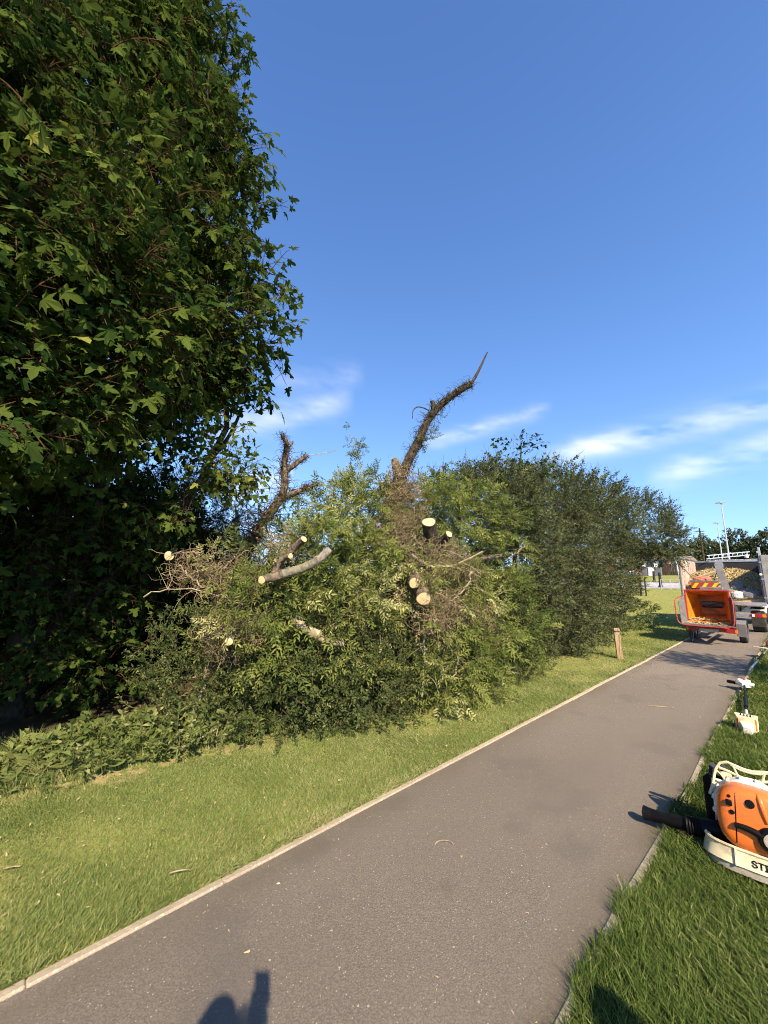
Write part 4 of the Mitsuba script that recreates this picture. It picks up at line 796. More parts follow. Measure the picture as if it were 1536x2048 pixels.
# elbow and tube
K('elbow', tub([[-.10, .02, .13], [-.20, .0, .12], [-.27, -.01, .11]], [.062, .055, .05], 20, 10), 'black_plastic')
K('bellows', cat(*[lathe([[0, -.008], [.050, -.008], [.056, 0], [.050, .008], [0, .008]], 20, (-1, .03, -.1), (-.275-.016*k, -.01, .108-.002*k)) for k in range(5)]), 'black_plastic', 35)
K('blow_tube', tub([[-.34, -.008, .10], [-.46, .01, .082], [-.58, .03, .07]], [.040, .036, .037], 22, 8), 'black_plastic')
K('nozzle', lathe([[.034, -.05], [.038, -.05], [.041, .0], [.046, .02], [.043, .022], [.034, .0], [.034, -.05]], 22, (-1, .12, -.06), (-.575, .03, .070)), 'black_plastic', 35)
solo('plastic_cap', cbox([-.815, 3.84, .05], [.055, .085, .02], .006, rot([0, 0, 1], 20) @ rot([0, 1, 0], 38)), 'orange_paint', 'small orange plastic cap lying in the grass beside the blower tube', 'cap', smooth=30)

# ------------------------------------------------------------------ pole tools on the grass
def pole_tool(p0, p1, label, paint, s=1.0, near=True):
    t = thing('pole_tool', label, 'garden tool', 'pole tools lying at the right edge of the path')
    p0, p1 = A(p0), A(p1); d = unit(p1-p0); x = unit(np.cross(d, [0, 0, 1.])); z = np.cross(x, d); R = np.stack([x, d, z], 1); L = np.linalg.norm(p1-p0); off = lambda v, f=None: None
    def P(name, m, matl, sm=35, lb=None): v, f = m; part(t, name, (v @ R.T + p0, f), matl, sm, label=lb)
    P('shaft', tube([[0, .15, 0], [0, L-.1, 0]], [.0135*s], 12), 'bark_pale' if not near else 'black_plastic')
    if not near: P('shaft_end', tube([[0, -.02, 0], [0, .2, 0]], [.016, .02], 10), 'bark_pale'); P('bar_handle', tube([[-.22, L*.80, .05], [.05, L*.82, .03]], [.013], 8), 'bag_white')
    P('grip', tube([[0, L*.38, 0], [0, L*.62, 0]], [.024*s, .026*s], 12), 'black_plastic')
    P('sleeve', tube([[0, .22, 0], [0, L*.30, 0]], [.021*s, .02*s], 12), 'galv')
    # engine end
    if not near:
        P('gear_head', hull([[sx*w*s, L+y*s, h*s] for y, w, h0, h1 in ((-.12, .03, -.03, .03), (.02, .085, -.05, .12), (.16, .08, -.05, .10)) for sx in (-1, 1) for h in (h0, h1)]), paint); P('blade_guard', cbox([.0, L+.20, .0], [.12*s, .16*s, .05*s], .012), 'black_plastic'); P('bolt', lathe([[0, 0], [.022, 0], [.02, .03], [0, .032]], 12, (0, 0, 1), (0, L+.03, .10)), 'steel'); return t
    P('engine_cover', hull([[sx*w*s, y*s, h*s] for y, w, h0, h1 in ((-.02, .075, -.05, .09), (.10, .11, -.06, .12), (.20, .08, -.05, .08)) for sx in (-1, 1) for h in (h0, h1)]), 'blower_cream')
    P('cover_band', cbox([0, .0, .03*s], [.19*s, .018, .13*s], .004), 'blower_orange'); P('clutch_collar', tube([[0, .18*s, 0], [0, .27*s, 0]], [.05*s, .028*s], 14), 'blower_orange')
    P('fuel_tank', hull([[sx*w*s, y*s, h*s] for y, w, h0, h1 in ((-.14, .035, -.05, .02), (-.02, .06, -.055, .05)) for sx in (-1, 1) for h in (h0, h1)]), 'blower_white')
    for k in range(4): P('cooling_slot', cbox([(-.045+.03*k)*s, .08*s, .112*s], [.010*s, .07*s, .02*s], .002), 'black_plastic')
    # working end
    P('gear_head', hull([[sx*w*s, L+y*s, h*s] for y, w, h0, h1 in ((-.12, .03, -.03, .03), (.02, .085, -.04, .07), (.12, .07, -.03, .06)) for sx in (-1, 1) for h in (h0, h1)]), paint)
    P('guard', lathe([[.05*s, .0], [.12*s, .01], [.13*s, .05], [.11*s, .055], [.05*s, .03], [.05*s, 0]], 20, (0, 0.3, 1), (0, L+.03, -.03)), paint if near else 'red_paint')
    P('blade_guard', cbox([-.15*s, L+.05, .0], [.17*s, .06*s, .05*s], .012, rot([0, 0, 1], -12)), 'black_plastic')
    P('bolt', lathe([[0, 0], [.022*s, 0], [.02*s, .03], [0, .032]], 12, (0, 0, 1), (0, L+.03, .06*s)), 'red_paint')
    return t
pole_tool([-.66, 6.88, .10], [-.86, 9.45, .12], 'pole tool with a cream engine and black shaft lying on the grass', 'white_paint')
pole_tool([-.93, 11.35, .06], [-.66, 13.6, .33], 'farther pole tool with a pale shaft and dark red head at the frame edge', 'dark_red', .9, False)

# ------------------------------------------------------------------ wood chipper on the path
ck = thing('wood_chipper', 'orange towed wood chipper with its open infeed hopper facing down the path', 'wood chipper')
def C(name, mesh, matl, sm=False, label=None, of=None): return part(of or ck, name, mesh, matl, sm, label=label)
def funnel(a, b, th):
    """open four sided funnel between rectangles a (y, x0, x1, z0, z1) and b; each wall a slab"""
    def cor(q): y, x0, x1, z0, z1 = q; return [A([x0, y, z0]), A([x1, y, z0]), A([x1, y, z1]), A([x0, y, z1])]
    ca, cb = cor(a), cor(b); mid = (sum(ca)+sum(cb))/8; out = []
    for k in range(4):
        p = [ca[k], ca[(k+1) % 4], cb[(k+1) % 4], cb[k]]; n = unit(np.cross(p[1]-p[0], p[3]-p[0])); c = sum(p)/4
        if n @ (c-mid) < 0: n = -n
        out.append(hull(p+[q+n*th for q in p]))
    return out
rim, thr = (15.35, -2.47, -1.49, .66, 1.57), (16.35, -2.28, -1.70, .82, 1.40)
HP = C('hopper', cat(*[funnel((15.35, -2.50, -1.46, .63, 1.60), (16.36, -2.31, -1.67, .79, 1.43), .012)[k] for k in range(4)]), 'red_paint')
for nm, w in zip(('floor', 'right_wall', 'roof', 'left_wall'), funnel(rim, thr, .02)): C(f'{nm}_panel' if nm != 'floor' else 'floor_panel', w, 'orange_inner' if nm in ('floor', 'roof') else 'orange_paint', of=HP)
C('rim', cat(cbox([-1.98, 15.345, 1.595], [1.08, .03, .04], .006), cbox([-2.495, 15.345, 1.10], [.04, .03, .96], .006), cbox([-1.465, 15.345, 1.10], [.04, .03, .96], .006)), 'red_paint', of=HP)
C('roller', lathe([[0, -.28], [.10, -.28], [.10, .28], [0, .28]], 14, (1, 0, 0), (-1.99, 16.42, 1.16)), 'black_paint', 40, of=HP)
for k in range(8): C('roller_tooth', cbox([-1.99, 16.42, 1.16], [.54, .012, .235], .002, rot([1, 0, 0], 22.5*k)), 'steel', of=HP)
C('back_wall', cbox([-1.99, 16.36, 1.28], [.58, .02, .26], .004), 'orange_inner', of=HP); C('lower_wall', cbox([-1.99, 16.365, 1.0], [.58, .02, .34], .004), 'orange_inner', of=HP); C('feed_slot', cbox([-1.99, 16.34, 1.07], [.50, .008, .07], .002), 'black_plastic', of=HP)
C('feed_tray', hull([[x, y, z+dz] for x0, y, z in ((.62, 14.98, .60), (.52, 15.36, .645)) for x in (-1.98-x0, -1.98+x0) for dz in (0, -.03)]), 'grey_paint', label='folding feed tray strewn with debris')
for sx in (-1, 1): C('tray_wing', hull([[-1.98+sx*a, y, z] for a, y, z in ((.63, 14.98, .60), (.615, 14.98, .60), (.56, 15.36, .645), (.52, 15.36, .645), (.66, 15.0, 1.25), (.645, 15.0, 1.25), (.555, 15.36, 1.45), (.535, 15.36, 1.45))]), 'grey_paint')
C('safety_bar', tube(polyline([[-2.60, 15.40, 1.40], [-2.68, 15.0, 1.36], [-2.71, 14.93, 1.25], [-2.70, 14.90, .80], [-2.69, 14.9, .63], [-2.60, 14.9, .565], [-2.2, 14.9, .56], [-1.58, 14.9, .56], [-1.42, 14.9, .575], [-1.38, 14.9, .66], [-1.37, 14.92, 1.0], [-1.36, 14.95, 1.28], [-1.38, 15.02, 1.38], [-1.44, 15.40, 1.42]], 70), [.016], 10), 'red_paint', 50, 'red safety bar around the hopper')
C('warning_board', cbox([-2.16, 16.62, 1.73], [.70, .02, .18], .004), 'red_paint')
for k in range(3): C('warning_stripe', hull([[-2.50+.25*k+dx+sh, 16.607+dy, z] for z, sh in ((1.645, .0), (1.815, .11)) for dx in (0, .10) for dy in (0, -.004)]), 'yellow_paint')
C('warning_backing', cbox([-2.16, 16.70, 1.86], [.74, .16, .07], .01), 'grey_paint')
C('drum_housing', cat(cbox([-1.99, 16.8, 1.05], [.80, .86, .90], .03), cbox([-1.99, 16.75, 1.56], [.62, .6, .25], .03)), 'grey_paint', 30)
C('engine_cowl', cat(cbox([-2.12, 17.75, 1.08], [.86, .95, .95], .06)), 'orange_paint', 30)
for k in range(7): C('cowl_slat', cbox([-2.555, 17.75, .80+.09*k], [.02, .7, .03], .004), 'black_paint')
C('exhaust', tub([[-2.2, 17.6, 1.55], [-2.2, 17.6, 1.85], [-2.25, 17.65, 1.95]], [.03], 10), 'steel', 40)
# discharge chute
def sq_tube(pts, w, h):
    pts = A(pts); t = unit(np.gradient(pts, axis=0)); V = []
    for p, d in zip(pts, t):
        x = A([1., 0, 0]); y = unit(np.cross(d, x)); V += [p+x*sx*w/2+y*sy*h/2 for sx, sy in ((-1, -1), (1, -1), (1, 1), (-1, 1))]
    n = len(pts); F_ = [[r*4+k, r*4+(k+1) % 4, (r+1)*4+(k+1) % 4, (r+1)*4+k] for r in range(n-1) for k in range(4)]+[[3, 2, 1, 0], [n*4-4, n*4-3, n*4-2, n*4-1]]
    F_ = A(F_); return A(V), np.vstack([F_[:, [0, 1, 2]], F_[:, [0, 2, 3]]])
C('chute', sq_tube([[-1.60, 16.6, 1.56], [-1.66, 16.72, 1.82], [-1.74, 16.95, 2.12], [-1.80, 17.25, 2.33], [-1.84, 17.7, 2.44], [-1.86, 18.2, 2.42]], .19, .17), 'grey_paint', 30, 'grey discharge chute arching to the truck')
C('chute_collar', lathe([[.0, 0], [.15, 0], [.15, .06], [.12, .08], [0, .08]], 24, (0, 0, 1), (-1.60, 16.6, 1.55)), 'grey_paint', 35); C('chute_flap', cbox([-1.86, 18.33, 2.38], [.24, .30, .02], .004, rot([1, 0, 0], -24)), 'grey_paint')
C('chute_brace', tub([[-2.0, 16.9, 1.7], [-1.84, 17.3, 2.25]], [.012], 8), 'black_paint', 40)
# running gear
C('chassis', cat(cbox([-1.99, 15.55, .42], [1.15, .07, .09], .008), cbox([-2.28, 16.9, .42], [.07, 2.7, .10], .008), cbox([-1.70, 16.9, .42], [.07, 2.7, .10], .008), cbox([-1.99, 16.65, .40], [1.30, .08, .08], .01)), 'red_paint')
C('drawbar', cat(cbox([-1.99, 18.9, .42], [.09, 1.2, .10], .01), cbox([-1.99, 19.45, .44], [.12, .16, .12], .02)), 'black_paint')
def wheel(c, r, w, par, tread='rubber'):
    W = part(par, 'wheel', lathe([[r*.55, -w/2], [r*.92, -w/2], [r, -w*.36], [r, w*.36], [r*.92, w/2], [r*.55, w/2], [r*.55, -w/2]], 32, (1, 0, 0), c), tread, 30)
    part(W, 'rim', lathe([[0, -w*.2], [r*.3, -w*.28], [r*.5, -w*.42], [r*.56, -w*.42], [r*.56, w*.42], [r*.5, w*.42], [r*.3, w*.28], [0, w*.2]], 24, (1, 0, 0), c), 'galv', 30)
for sx in (-1, 1):
    x = -1.99+sx*.62; wheel([x, 16.65, .30], .30, .18, ck)
    q = A([[0, 16.65+.36*math.cos(a), .30+.37*math.sin(a)] for a in np.linspace(-.1, math.pi+.25, 9)]); V = []
    for p in q:
        o = unit(p-A([0, 16.65, .3])); V += [p+A([x+dx, 0, 0])+o*dr_ for dx, dr_ in ((-.115, 0), (.115, 0), (.115, .006), (-.115, .006))]
    F_ = A([[r*4+k, r*4+(k+1) % 4, (r+1)*4+(k+1) % 4, (r+1)*4+k] for r in range(8) for k in range(4)]); C('mudguard', (A(V), np.vstack([F_[:, [0, 1, 2]], F_[:, [0, 2, 3]]])), 'grey_paint', 30)
    C('mudflap', cbox([x, 16.20, .40], [.23, .012, .38], .003, rot([1, 0, 0], 8)), 'grey_paint')
    lm = C('light_cluster', cbox([-1.99+sx*.47, 15.50, .42], [.27, .05, .12], .012), 'red_lens'); C('amber_lens', cbox([-1.99+sx*.57, 15.473, .42], [.055, .01, .09], .003), 'amber_lens', of=lm)
C('prop_stand', cat(tub([[-2.50, 15.55, .46], [-2.50, 15.52, .02]], [.028], 10), cbox([-2.50, 15.52, .012], [.13, .13, .02], .004)), 'black_paint', 40)
q = smoothpath([[-2.42, 15.5, .42], [-2.44, 15.47, .2], [-2.47, 15.46, .05]], 12); C('chain', cat(*[lathe([[.008, -.003], [.013, -.003], [.013, .003], [.008, .003], [.008, -.003]], 8, unit(A([1, .3*(-1)**k, .2]))[:] if k % 2 else (0, 1, 0), p) for k, p in enumerate(q)]), 'steel')
C('number_plate_bar', cbox([-2.05, 15.51, .40], [.46, .02, .09], .004), 'steel')
rng = np.random.default_rng(201); cv = []
for i in range(4):
    v, f = hull(rng.normal(0, 1, (10, 3))*[.020, .008, .005]); cv.append((v, f, np.zeros(len(v)), np.full(len(v), .5)))
n = 170; x = rng.uniform(-2.5, -1.5, n); y = rng.uniform(15.0, 15.7, n); az = rng.random(n)*6.28
z = np.where(y < 15.35, .61+.045*(y-14.98)/.38, .70+(y-15.35)*.16)
m = stamp(cv, frames(np.stack([np.cos(az), np.sin(az), 0*az], 1), rng.normal(0, .3, (n, 3))+A([0, 0, 1.])), np.stack([x, y, z+.004], 1), rng.uniform(.6, 2.4, n), rng.random(n), rng); add(ck, 'chip_debris', m, 'wood_chip')

# ------------------------------------------------------------------ tipper truck in front of the chipper
tk = thing('tipper_truck', 'tipper truck with high sides and an open rear door loaded with wood chips', 'truck')
def Q(name, mesh, matl, sm=False, label=None, of=None): return part(of or tk, name, mesh, matl, sm, label=label)
X0, X1, YR, YF, ZF, ZT = -3.22, -.92, 19.5, 22.9, 1.10, 2.70
Q('bed_floor', cbox([(X0+X1)/2, (YR+YF)/2, ZF-.05], [X1-X0+.06, YF-YR, .09], .01), 'steel'); Q('rear_sill', cbox([(X0+X1)/2, YR-.04, ZF-.035], [X1-X0+.10, .07, .13], .012), 'alu', label='pale rear sill of the truck bed')
for side, x in (('l', X0), ('r', X1)):
    S = Q('side_board', cbox([x+(-.035 if side == 'l' else .035), (YR+YF)/2, ZF+.2], [.03, YF-YR, .4], .006), 'grey_paint')
    for k in range(14): Q('plank', cbox([x+.003*(k % 3), YR+.13+.2405*k, (ZF+ZT)/2+.006*((k*7) % 5)], [.035, .234, ZT-ZF], .005), 'ply_pink' if side == 'l' else 'plank_grey', of=S)
    for y in (YR+.03, YR+1.15, YR+2.3): Q('stake', cbox([x+(-.045 if side == 'l' else .045), y, (ZF+ZT)/2+.03], [.05, .06, ZT-ZF+.10], .008), 'grey_paint', of=S)
Q('headboard', cbox([(X0+X1)/2, YF, (ZF+ZT)/2], [X1-X0, .04, ZT-ZF], .005), 'black_paint'); Q('headboard_rail', cbox([(X0+X1)/2, YF-.01, ZT+.03], [X1-X0+.1, .07, .06], .01), 'alu')
# rear door swung open
dR = Q('rear_door', cbox([-.60, YR-.05, 1.95], [.50, .035, 1.72], .006), 'grey_paint', label='grey rear door swung open on the right')
for k in range(4): Q('plank', cbox([-.60-.18+.12*k, YR-.073, 1.95+.004*k], [.116, .016, 1.7], .004), 'door_grey', of=dR)
for z in (1.3, 1.95, 2.55): Q('hinge', cbox([-.86, YR-.06, z], [.10, .03, .06], .006), 'steel', of=dR)
Q('corner_post', cbox([-.86, YR-.0, 2.10], [.07, .07, 2.0], .01), 'galv'); Q('corner_post', cbox([-3.25, YR, 1.92], [.06, .06, 1.62], .01), 'grey_paint'); Q('beacon', lathe([[0, 0], [.07, 0], [.07, .08], [.05, .13], [0, .14]], 16, (0, 0, 1), (-1.42, 22.95, 2.88)), 'white_paint', 40)
Q('marker_lamp', lathe([[0, 0], [.045, 0], [.04, .03], [0, .035]], 14, (0, -1, 0), (-.90, YR-.04, 2.12)), 'white_paint', 40)
# under gear
Q('chassis_rail', cat(cbox([-2.44, 21.8, .88], [.09, 5.6, .2], .01), cbox([-1.7, 21.8, .88], [.09, 5.6, .2], .01), cbox([-2.07, 20.3, .84], [.9, .12, .16], .01)), 'black_paint')
Q('rear_bar', cbox([-2.07, 19.46, .66], [2.25, .10, .14], .01), 'steel'); Q('tow_hitch', cat(cbox([-1.95, 19.46, .52], [.2, .12, .16], .02), lathe([[0, 0], [.03, 0], [.03, .05], [0, .06]], 12, (0, 0, 1), (-1.99, 19.42, .60))), 'black_paint')
for sx in (-1, 1):
    x = -2.07+sx*.95; lm = Q('rear_lamp', cbox([x, 19.39, .67], [.40, .05, .13], .012), 'red_lens'); Q('amber_lens', cbox([x+sx*.14, 19.362, .67], [.09, .01, .10], .003), 'amber_lens', of=lm); Q('white_lens', cbox([x-sx*.14, 19.362, .67], [.07, .01, .10], .003), 'white_paint', of=lm)
    for y in (20.55, 24.0): wheel([-2.07+sx*.88, y, .39], .39, .26 if y > 22 else .38, tk)
    Q('mud_flap', cbox([-2.07+sx*.88, 20.08, .50], [.36, .015, .55], .003), 'rubber'); Q('wheel_arch', cbox([-2.07+sx*.88, 20.55, .88], [.40, .95, .03], .01), 'black_plastic')
Q('number_plate', cbox([-2.07, 19.40, .80], [.50, .015, .11], .004), 'white_paint')
# cab
cab = A([[x, y, z] for x in (-3.05, -1.09) for y, z in ((23.05, .55), (23.05, 2.72), (24.15, 2.68), (24.75, 1.65), (25.15, 1.45), (25.2, .55))]); Q('cab', hull(cab), 'white_paint', 20)
for sx in (-1, 1): Q('side_window', hull([[-2.07+sx*.952+dx, y, z] for dx in (0, sx*.004) for y, z in ((23.35, 1.65), (23.35, 2.45), (24.05, 2.45), (24.5, 1.65))]), 'window_glass'); Q('mirror', cbox([-2.07+sx*1.12, 24.55, 1.95], [.16, .08, .34], .03), 'black_plastic', 30)
Q('windscreen', hull([[x, y, z] for x in (-2.9, -1.24) for y, z in ((24.20, 2.60), (24.72, 1.72), (24.215, 2.605), (24.735, 1.72))]), 'window_glass')
# load
def heapz(x, y): 
    return 1.25+1.05*np.clip((y-19.6)/2.2, 0, 1)**.7*(1.05-.26*((x+2.2)/1.1)**2)+.16*(meshkit.fbm(np.stack([x*3, y*3, 0*x], -1), 3, 6)-.5)
gx, gy = np.meshgrid(np.linspace(X0+.03, X1-.03, 34), np.linspace(YR+.15, YF-.05, 46), indexing='ij'); gv = np.stack([gx, gy, heapz(gx, gy)], -1).reshape(-1, 3); gv[gv[:, 1] < YR+.2, 2] = ZF
i, j = np.meshgrid(np.arange(33), np.arange(45), indexing='ij'); f4 = np.stack([i*46+j, (i+1)*46+j, (i+1)*46+j+1, i*46+j+1], -1).reshape(-1, 4); hf = np.vstack([f4[:, [0, 1, 2]], f4[:, [0, 2, 3]]])
rng = np.random.default_rng(211); n = 5200; x = rng.uniform(X0+.05, X1-.05, n); y = rng.uniform(YR+.2, YF-.1, n)
m = stamp(cv, frames(rng.standard_normal((n, 3)), rng.standard_normal((n, 3))), np.stack([x, y, heapz(x, y)+.01], 1), rng.uniform(1.0, 2.6, n), rng.random(n), rng)
m = join(m, ((gv, hf), np.tile([.3, .5], (len(gv), 1))))
solo('wood_chip_heap', m[0], 'wood_chip', 'heap of fresh pale wood chips filling the truck bed', 'wood chips', uv=m[1], kind='stuff')
def sack(c, s, seed, R=None):
    m = trimesh.creation.icosphere(3); v = A(m.vertices); r = 1+.35*(meshkit.fbm(v*1.6+seed, 3, seed)-.5)+.10*(meshkit.fbm(v*6+seed, 2, seed)-.5); v = np.sign(v)*np.abs(v)**.8*r[:, None]*A(s)
    return (v if R is None else v @ R.T)+A(c), A(m.faces)
solo('sack', sack([-2.62, 19.95, 1.88], [.30, .22, .17], 3), 'bag_red', 'faded red bag lying on the chips at the left of the truck bed', 'bag', smooth=True)
solo('tarpaulin', sack([-1.32, 19.95, 1.36], [.42, .34, .20], 7), 'tarp_grey', 'crumpled grey tarpaulin in the right rear corner of the truck bed', 'tarpaulin', smooth=True)
solo('tarpaulin', sack([-1.62, 20.1, 1.62], [.22, .22, .24], 9), 'tarp_grey', 'smaller grey tarpaulin bundle beside the chute in the truck bed', 'tarpaulin', smooth=True)
solo('sack', sack([-1.62, 19.72, 1.36], [.17, .16, .14], 5), 'bag_white', 'crumpled white sack at the rear edge of the truck bed', 'bag', smooth=True)
solo('offcut', cbox([-1.55, 19.66, 1.24], [.42, .10, .03], .006, rot([0, 1, 0], -12)), 'bark_pale', 'pale flat offcut lying on the rear edge of the truck bed', 'wood offcut')
for i, (lb, pts, r) in enumerate([('yellow brown branch lying across the chips at the left of the truck bed', [[-2.9, 19.9, 1.95], [-2.5, 20.3, 2.15], [-2.1, 20.9, 2.36]], [.05, .04]), ('second dry branch leaning over the tail of the truck bed at the left', [[-3.1, 19.7, 2.35], [-2.75, 19.7, 1.95], [-2.3, 19.9, 2.0]], [.022, .016])]):
    solo('loaded_branch', tub(pts, r, 8, 12), 'bark_pale', lb, 'branch', smooth=40)
ld = thing('ladder', 'aluminium ladder lying on the rack above the truck cab', 'ladder')
la, lb_ = A([-2.75, 22.7, 2.86]), A([-1.35, 23.5, 3.02]); w = A([.0, .30, .16])
for k, o in enumerate((0, 1)): part(ld, 'rail', tube([la+w*o, lb_+w*o], [.026], 4), 'alu')
for k in range(9): p = la+(lb_-la)*(k+.5)/9; part(ld, 'rung', tube([p, p+w], [.016], 8), 'alu', 40)
solo('roof_rack', cat(*[cbox([-1.85, y, 2.80], [1.9, .05, .05], .008) for y in (22.95, 23.9)], *[cbox([x, 23.4, 2.76], [.05, 1.1, .06], .008) for x in (-2.7, -1.0)]), 'steel', 'steel rack above the truck cab carrying the ladder', 'roof rack')

# ------------------------------------------------------------------ beyond the grass
gz = lambda x, y: float(ground_z(x, y))
for i, (x, y, h, lb) in enumerate([(-8.62, 35.9, 1.42, 'taller black post of the pair at the far edge of the grass'), (-8.30, 36.0, 1.30, 'shorter black post of the pair at the far edge of the grass')]):
    t = thing('black_post', lb, 'post', 'black posts at the road edge'); z = gz(x, y); part(t, 'shaft', lathe([[0, 0], [.085-.03*i, 0], [.08-.03*i, h], [.05, h+.03], [0, h+.04]], 14, (0, 0, 1), (x, y, z)), 'bollard_black', 40); part(t, 'cap', lathe([[0, 0], [.10-.03*i, 0], [.10-.03*i, .05], [0, .09]], 14, (0, 0, 1), (x, y, z+h)), 'bollard_black', 40)
t = thing('black_bollard', 'black cast bollard with a wide foot on the far road edge', 'bollard'); part(t, 'shaft', lathe([[0, 0], [.20, 0], [.20, .15], [.13, .3], [.115, 1.15], [0, 1.15]], 16, (0, 0, 1), (-9.15, 45.2, gz(0, 45.2))), 'bollard_black', 40); part(t, 'head', lathe([[0, 1.15], [.15, 1.15], [.15, 1.22], [.11, 1.24], [.12, 1.40], [0, 1.48]], 16, (0, 0, 1), (-9.15, 45.2, gz(0, 45.2))), 'bollard_black', 40)
t = thing('black_bollard', 'second black bollard behind the first on the far traffic island', 'bollard'); part(t, 'shaft', lathe([[0, 0], [.2, 0], [.13, .3], [.12, 1.2], [0, 1.3]], 16, (0, 0, 1), (-11.6, 54.5, gz(0, 54.5))), 'bollard_black', 40)
isl = thing('traffic_island', 'kerbed grass traffic island beyond the road', None, kind='structure')
a = np.linspace(0, 2*np.pi, 40)[:-1]; ox, oy = -6.5+5.2*np.sign(np.cos(a))*np.abs(np.cos(a))**.7, 55.2+2.9*np.sign(np.sin(a))*np.abs(np.sin(a))**.7
oz = ground_z(ox, oy); V = np.vstack([np.stack([ox, oy, oz+.13], 1), [[-6.5, 55.2, gz(0, 55.2)+.22]]]); scene[isl] = mikit.ply((V, A([[k, (k+1) % 39, 39] for k in range(39)])), 'lawn_mat', True)
for k in range(39):
    p, q = A([ox[k], oy[k], oz[k]+.06]), A([ox[(k+1) % 39], oy[(k+1) % 39], oz[(k+1) % 39]+.06]); d = q-p; part(isl, 'kerb_stone', cbox((p+q)/2, [np.linalg.norm(d)*.98, .14, .18], .02, frames(A([[-d[1], d[0], 0]]), A([[0, 0, 1.]]))[0]), 'concrete')
for i, (x, y, lb) in enumerate([(-12.9, 49.6, 'left yellow traffic bollard with a white and blue sign at the road'), (-12.2, 49.0, 'right yellow traffic bollard with a blue sign disc at the road')]):
    t = thing('traffic_bollard', lb, 'traffic bollard', 'yellow bollards at the road'); z = gz(x, y)
    part(t, 'body', cbox([x, y, z+.48], [.62, .34, .95], .05), 'yellow_paint', 30); part(t, 'base', cbox([x, y, z+.05], [.75, .5, .1], .02), 'concrete'); part(t, 'sign_box', cbox([x, y, z+1.22], [.56, .22, .54], .06), 'white_paint', 30)
    part(t, 'sign_disc', lathe([[0, 0], [.22, 0], [.22, .012], [0, .014]], 20, (0, -1, 0), (x, y-.112, z+1.22)), 'blue_sign', 30)
    part(t, 'arrow', cat(cbox([x+.01, y-.130, z+1.24], [.20, .006, .05], .001, rot([0, 1, 0], 45)), cbox([x-.06, y-.130, z+1.14], [.13, .0055, .045], .001), cbox([x-.085, y-.131, z+1.17], [.045, .0065, .12], .001)), 'white_paint')
t = thing('street_name_sign', 'low grey street sign plate on two thin legs beyond the road', 'sign'); z = gz(0, 43.6)
part(t, 'plate', cbox([-8.0, 52.3, gz(0, 52.3)+.62], [1.6, .03, .34], .006), 'grey_paint')
for x in (-8.65, -7.35): part(t, 'leg', cbox([x, 52.34, gz(0, 52.3)+.40], [.06, .05, .8], .006), 'white_paint')
t = thing('signpost', 'leaning white pole beside the truck at the road', 'post'); part(t, 'pole', tube([[-7.55, 45.4, gz(0, 45)], [-7.75, 45.4, gz(0, 45)+2.5]], [.06], 10), 'white_paint', 40); part(t, 'cap', lathe([[0, 0], [.075, 0], [.05, .06], [0, .07]], 12, (0, 0, 1), (-7.75, 45.4, gz(0, 45)+2.5)), 'grey_paint', 40)
t = thing('guard_rail', 'thin pale pedestrian rail at the far road edge', 'railing'); z = gz(0, 42.5)
for x in (-8.6, -7.9, -7.2): part(t, 'post', tube([[x, 42.6, z-.1], [x, 42.6, z+.95]], [.025], 8), 'galv', 40)
for h in (.92, .25): part(t, 'rail', tube([[-8.6, 42.6, z+h], [-7.2, 42.6, z+h]], [.02], 8), 'galv', 40)
fn = thing('board_fence', 'dark upright board fence beyond the traffic island', 'fence')
for k in range(26): part(fn, 'board', cbox([-14.4+.155*k, 71.0+.02*(k % 2), gz(0, 71)+.85], [.145, .03, 1.75], .006), 'fence_wood')
for z in (.4, 1.3): part(fn, 'rail', cbox([-12.5, 71.06, gz(0, 71)+z], [4.1, .05, .1], .006), 'fence_wood')
for k in range(3): solo('utility_cabinet', cat(cbox([-15.9+.9*k, 69.4, gz(0, 69)+.62], [.75, .5, 1.25], .03), cbox([-15.9+.9*k, 69.4, gz(0, 69)+1.27], [.82, .58, .06], .02)), ['grey_paint', 'white_paint', 'grey_paint'][k], ['dark grey roadside cabinet at the left end of the board fence', 'white roadside cabinet between two grey ones', 'grey roadside cabinet directly in front of the board fence'][k], 'utility cabinet', smooth=30)
# houses
def house(name, label, x0, x1, y0, dep, zw, ridge, wallm, wins, gable=False):
    h = thing(name, label, 'house'); z0 = gz(0, y0)-.3
    part(h, 'wall', cbox([(x0+x1)/2, y0+dep/2, (z0+zw)/2], [x1-x0, dep, zw-z0], .02), wallm)
    e = .35; rf = part(h, 'roof', hull([[x, y, z] for x in (x0-e, x1+e) for y, z in ((y0-e, zw-.1), (y0+dep+e, zw-.1), (y0+dep/2, ridge), (y0-e, zw+.05), (y0+dep+e, zw+.05))]), 'roof_tile'); part(rf, 'chimney', cbox([x0+1.5, y0+dep/2, ridge+.2], [.6, .5, 1.0], .03), 'brick_red')
    for (x, z, w, hh) in wins:
        f = part(h, 'window', cbox([x, y0-.02, z], [w+.16, .10, hh+.16], .02), 'white_paint'); part(f, 'pane', cbox([x-w*.26, y0-.075, z], [w*.46, .012, hh-.06], .002), 'window_glass'); part(f, 'pane', cbox([x+w*.26, y0-.075, z], [w*.46, .012, hh-.06], .002), 'window_glass'); part(f, 'sill', cbox([x, y0-.1, z-hh/2-.1], [w+.3, .16, .06], .01), 'concrete')
    d = part(h, 'door', cbox([(x0+x1)/2+.4, y0-.03, z0+1.35], [.95, .10, 2.1], .01), 'red_paint'); part(d, 'handle', cbox([(x0+x1)/2+.75, y0-.1, z0+1.3], [.05, .05, .16], .01), 'steel')
    return h
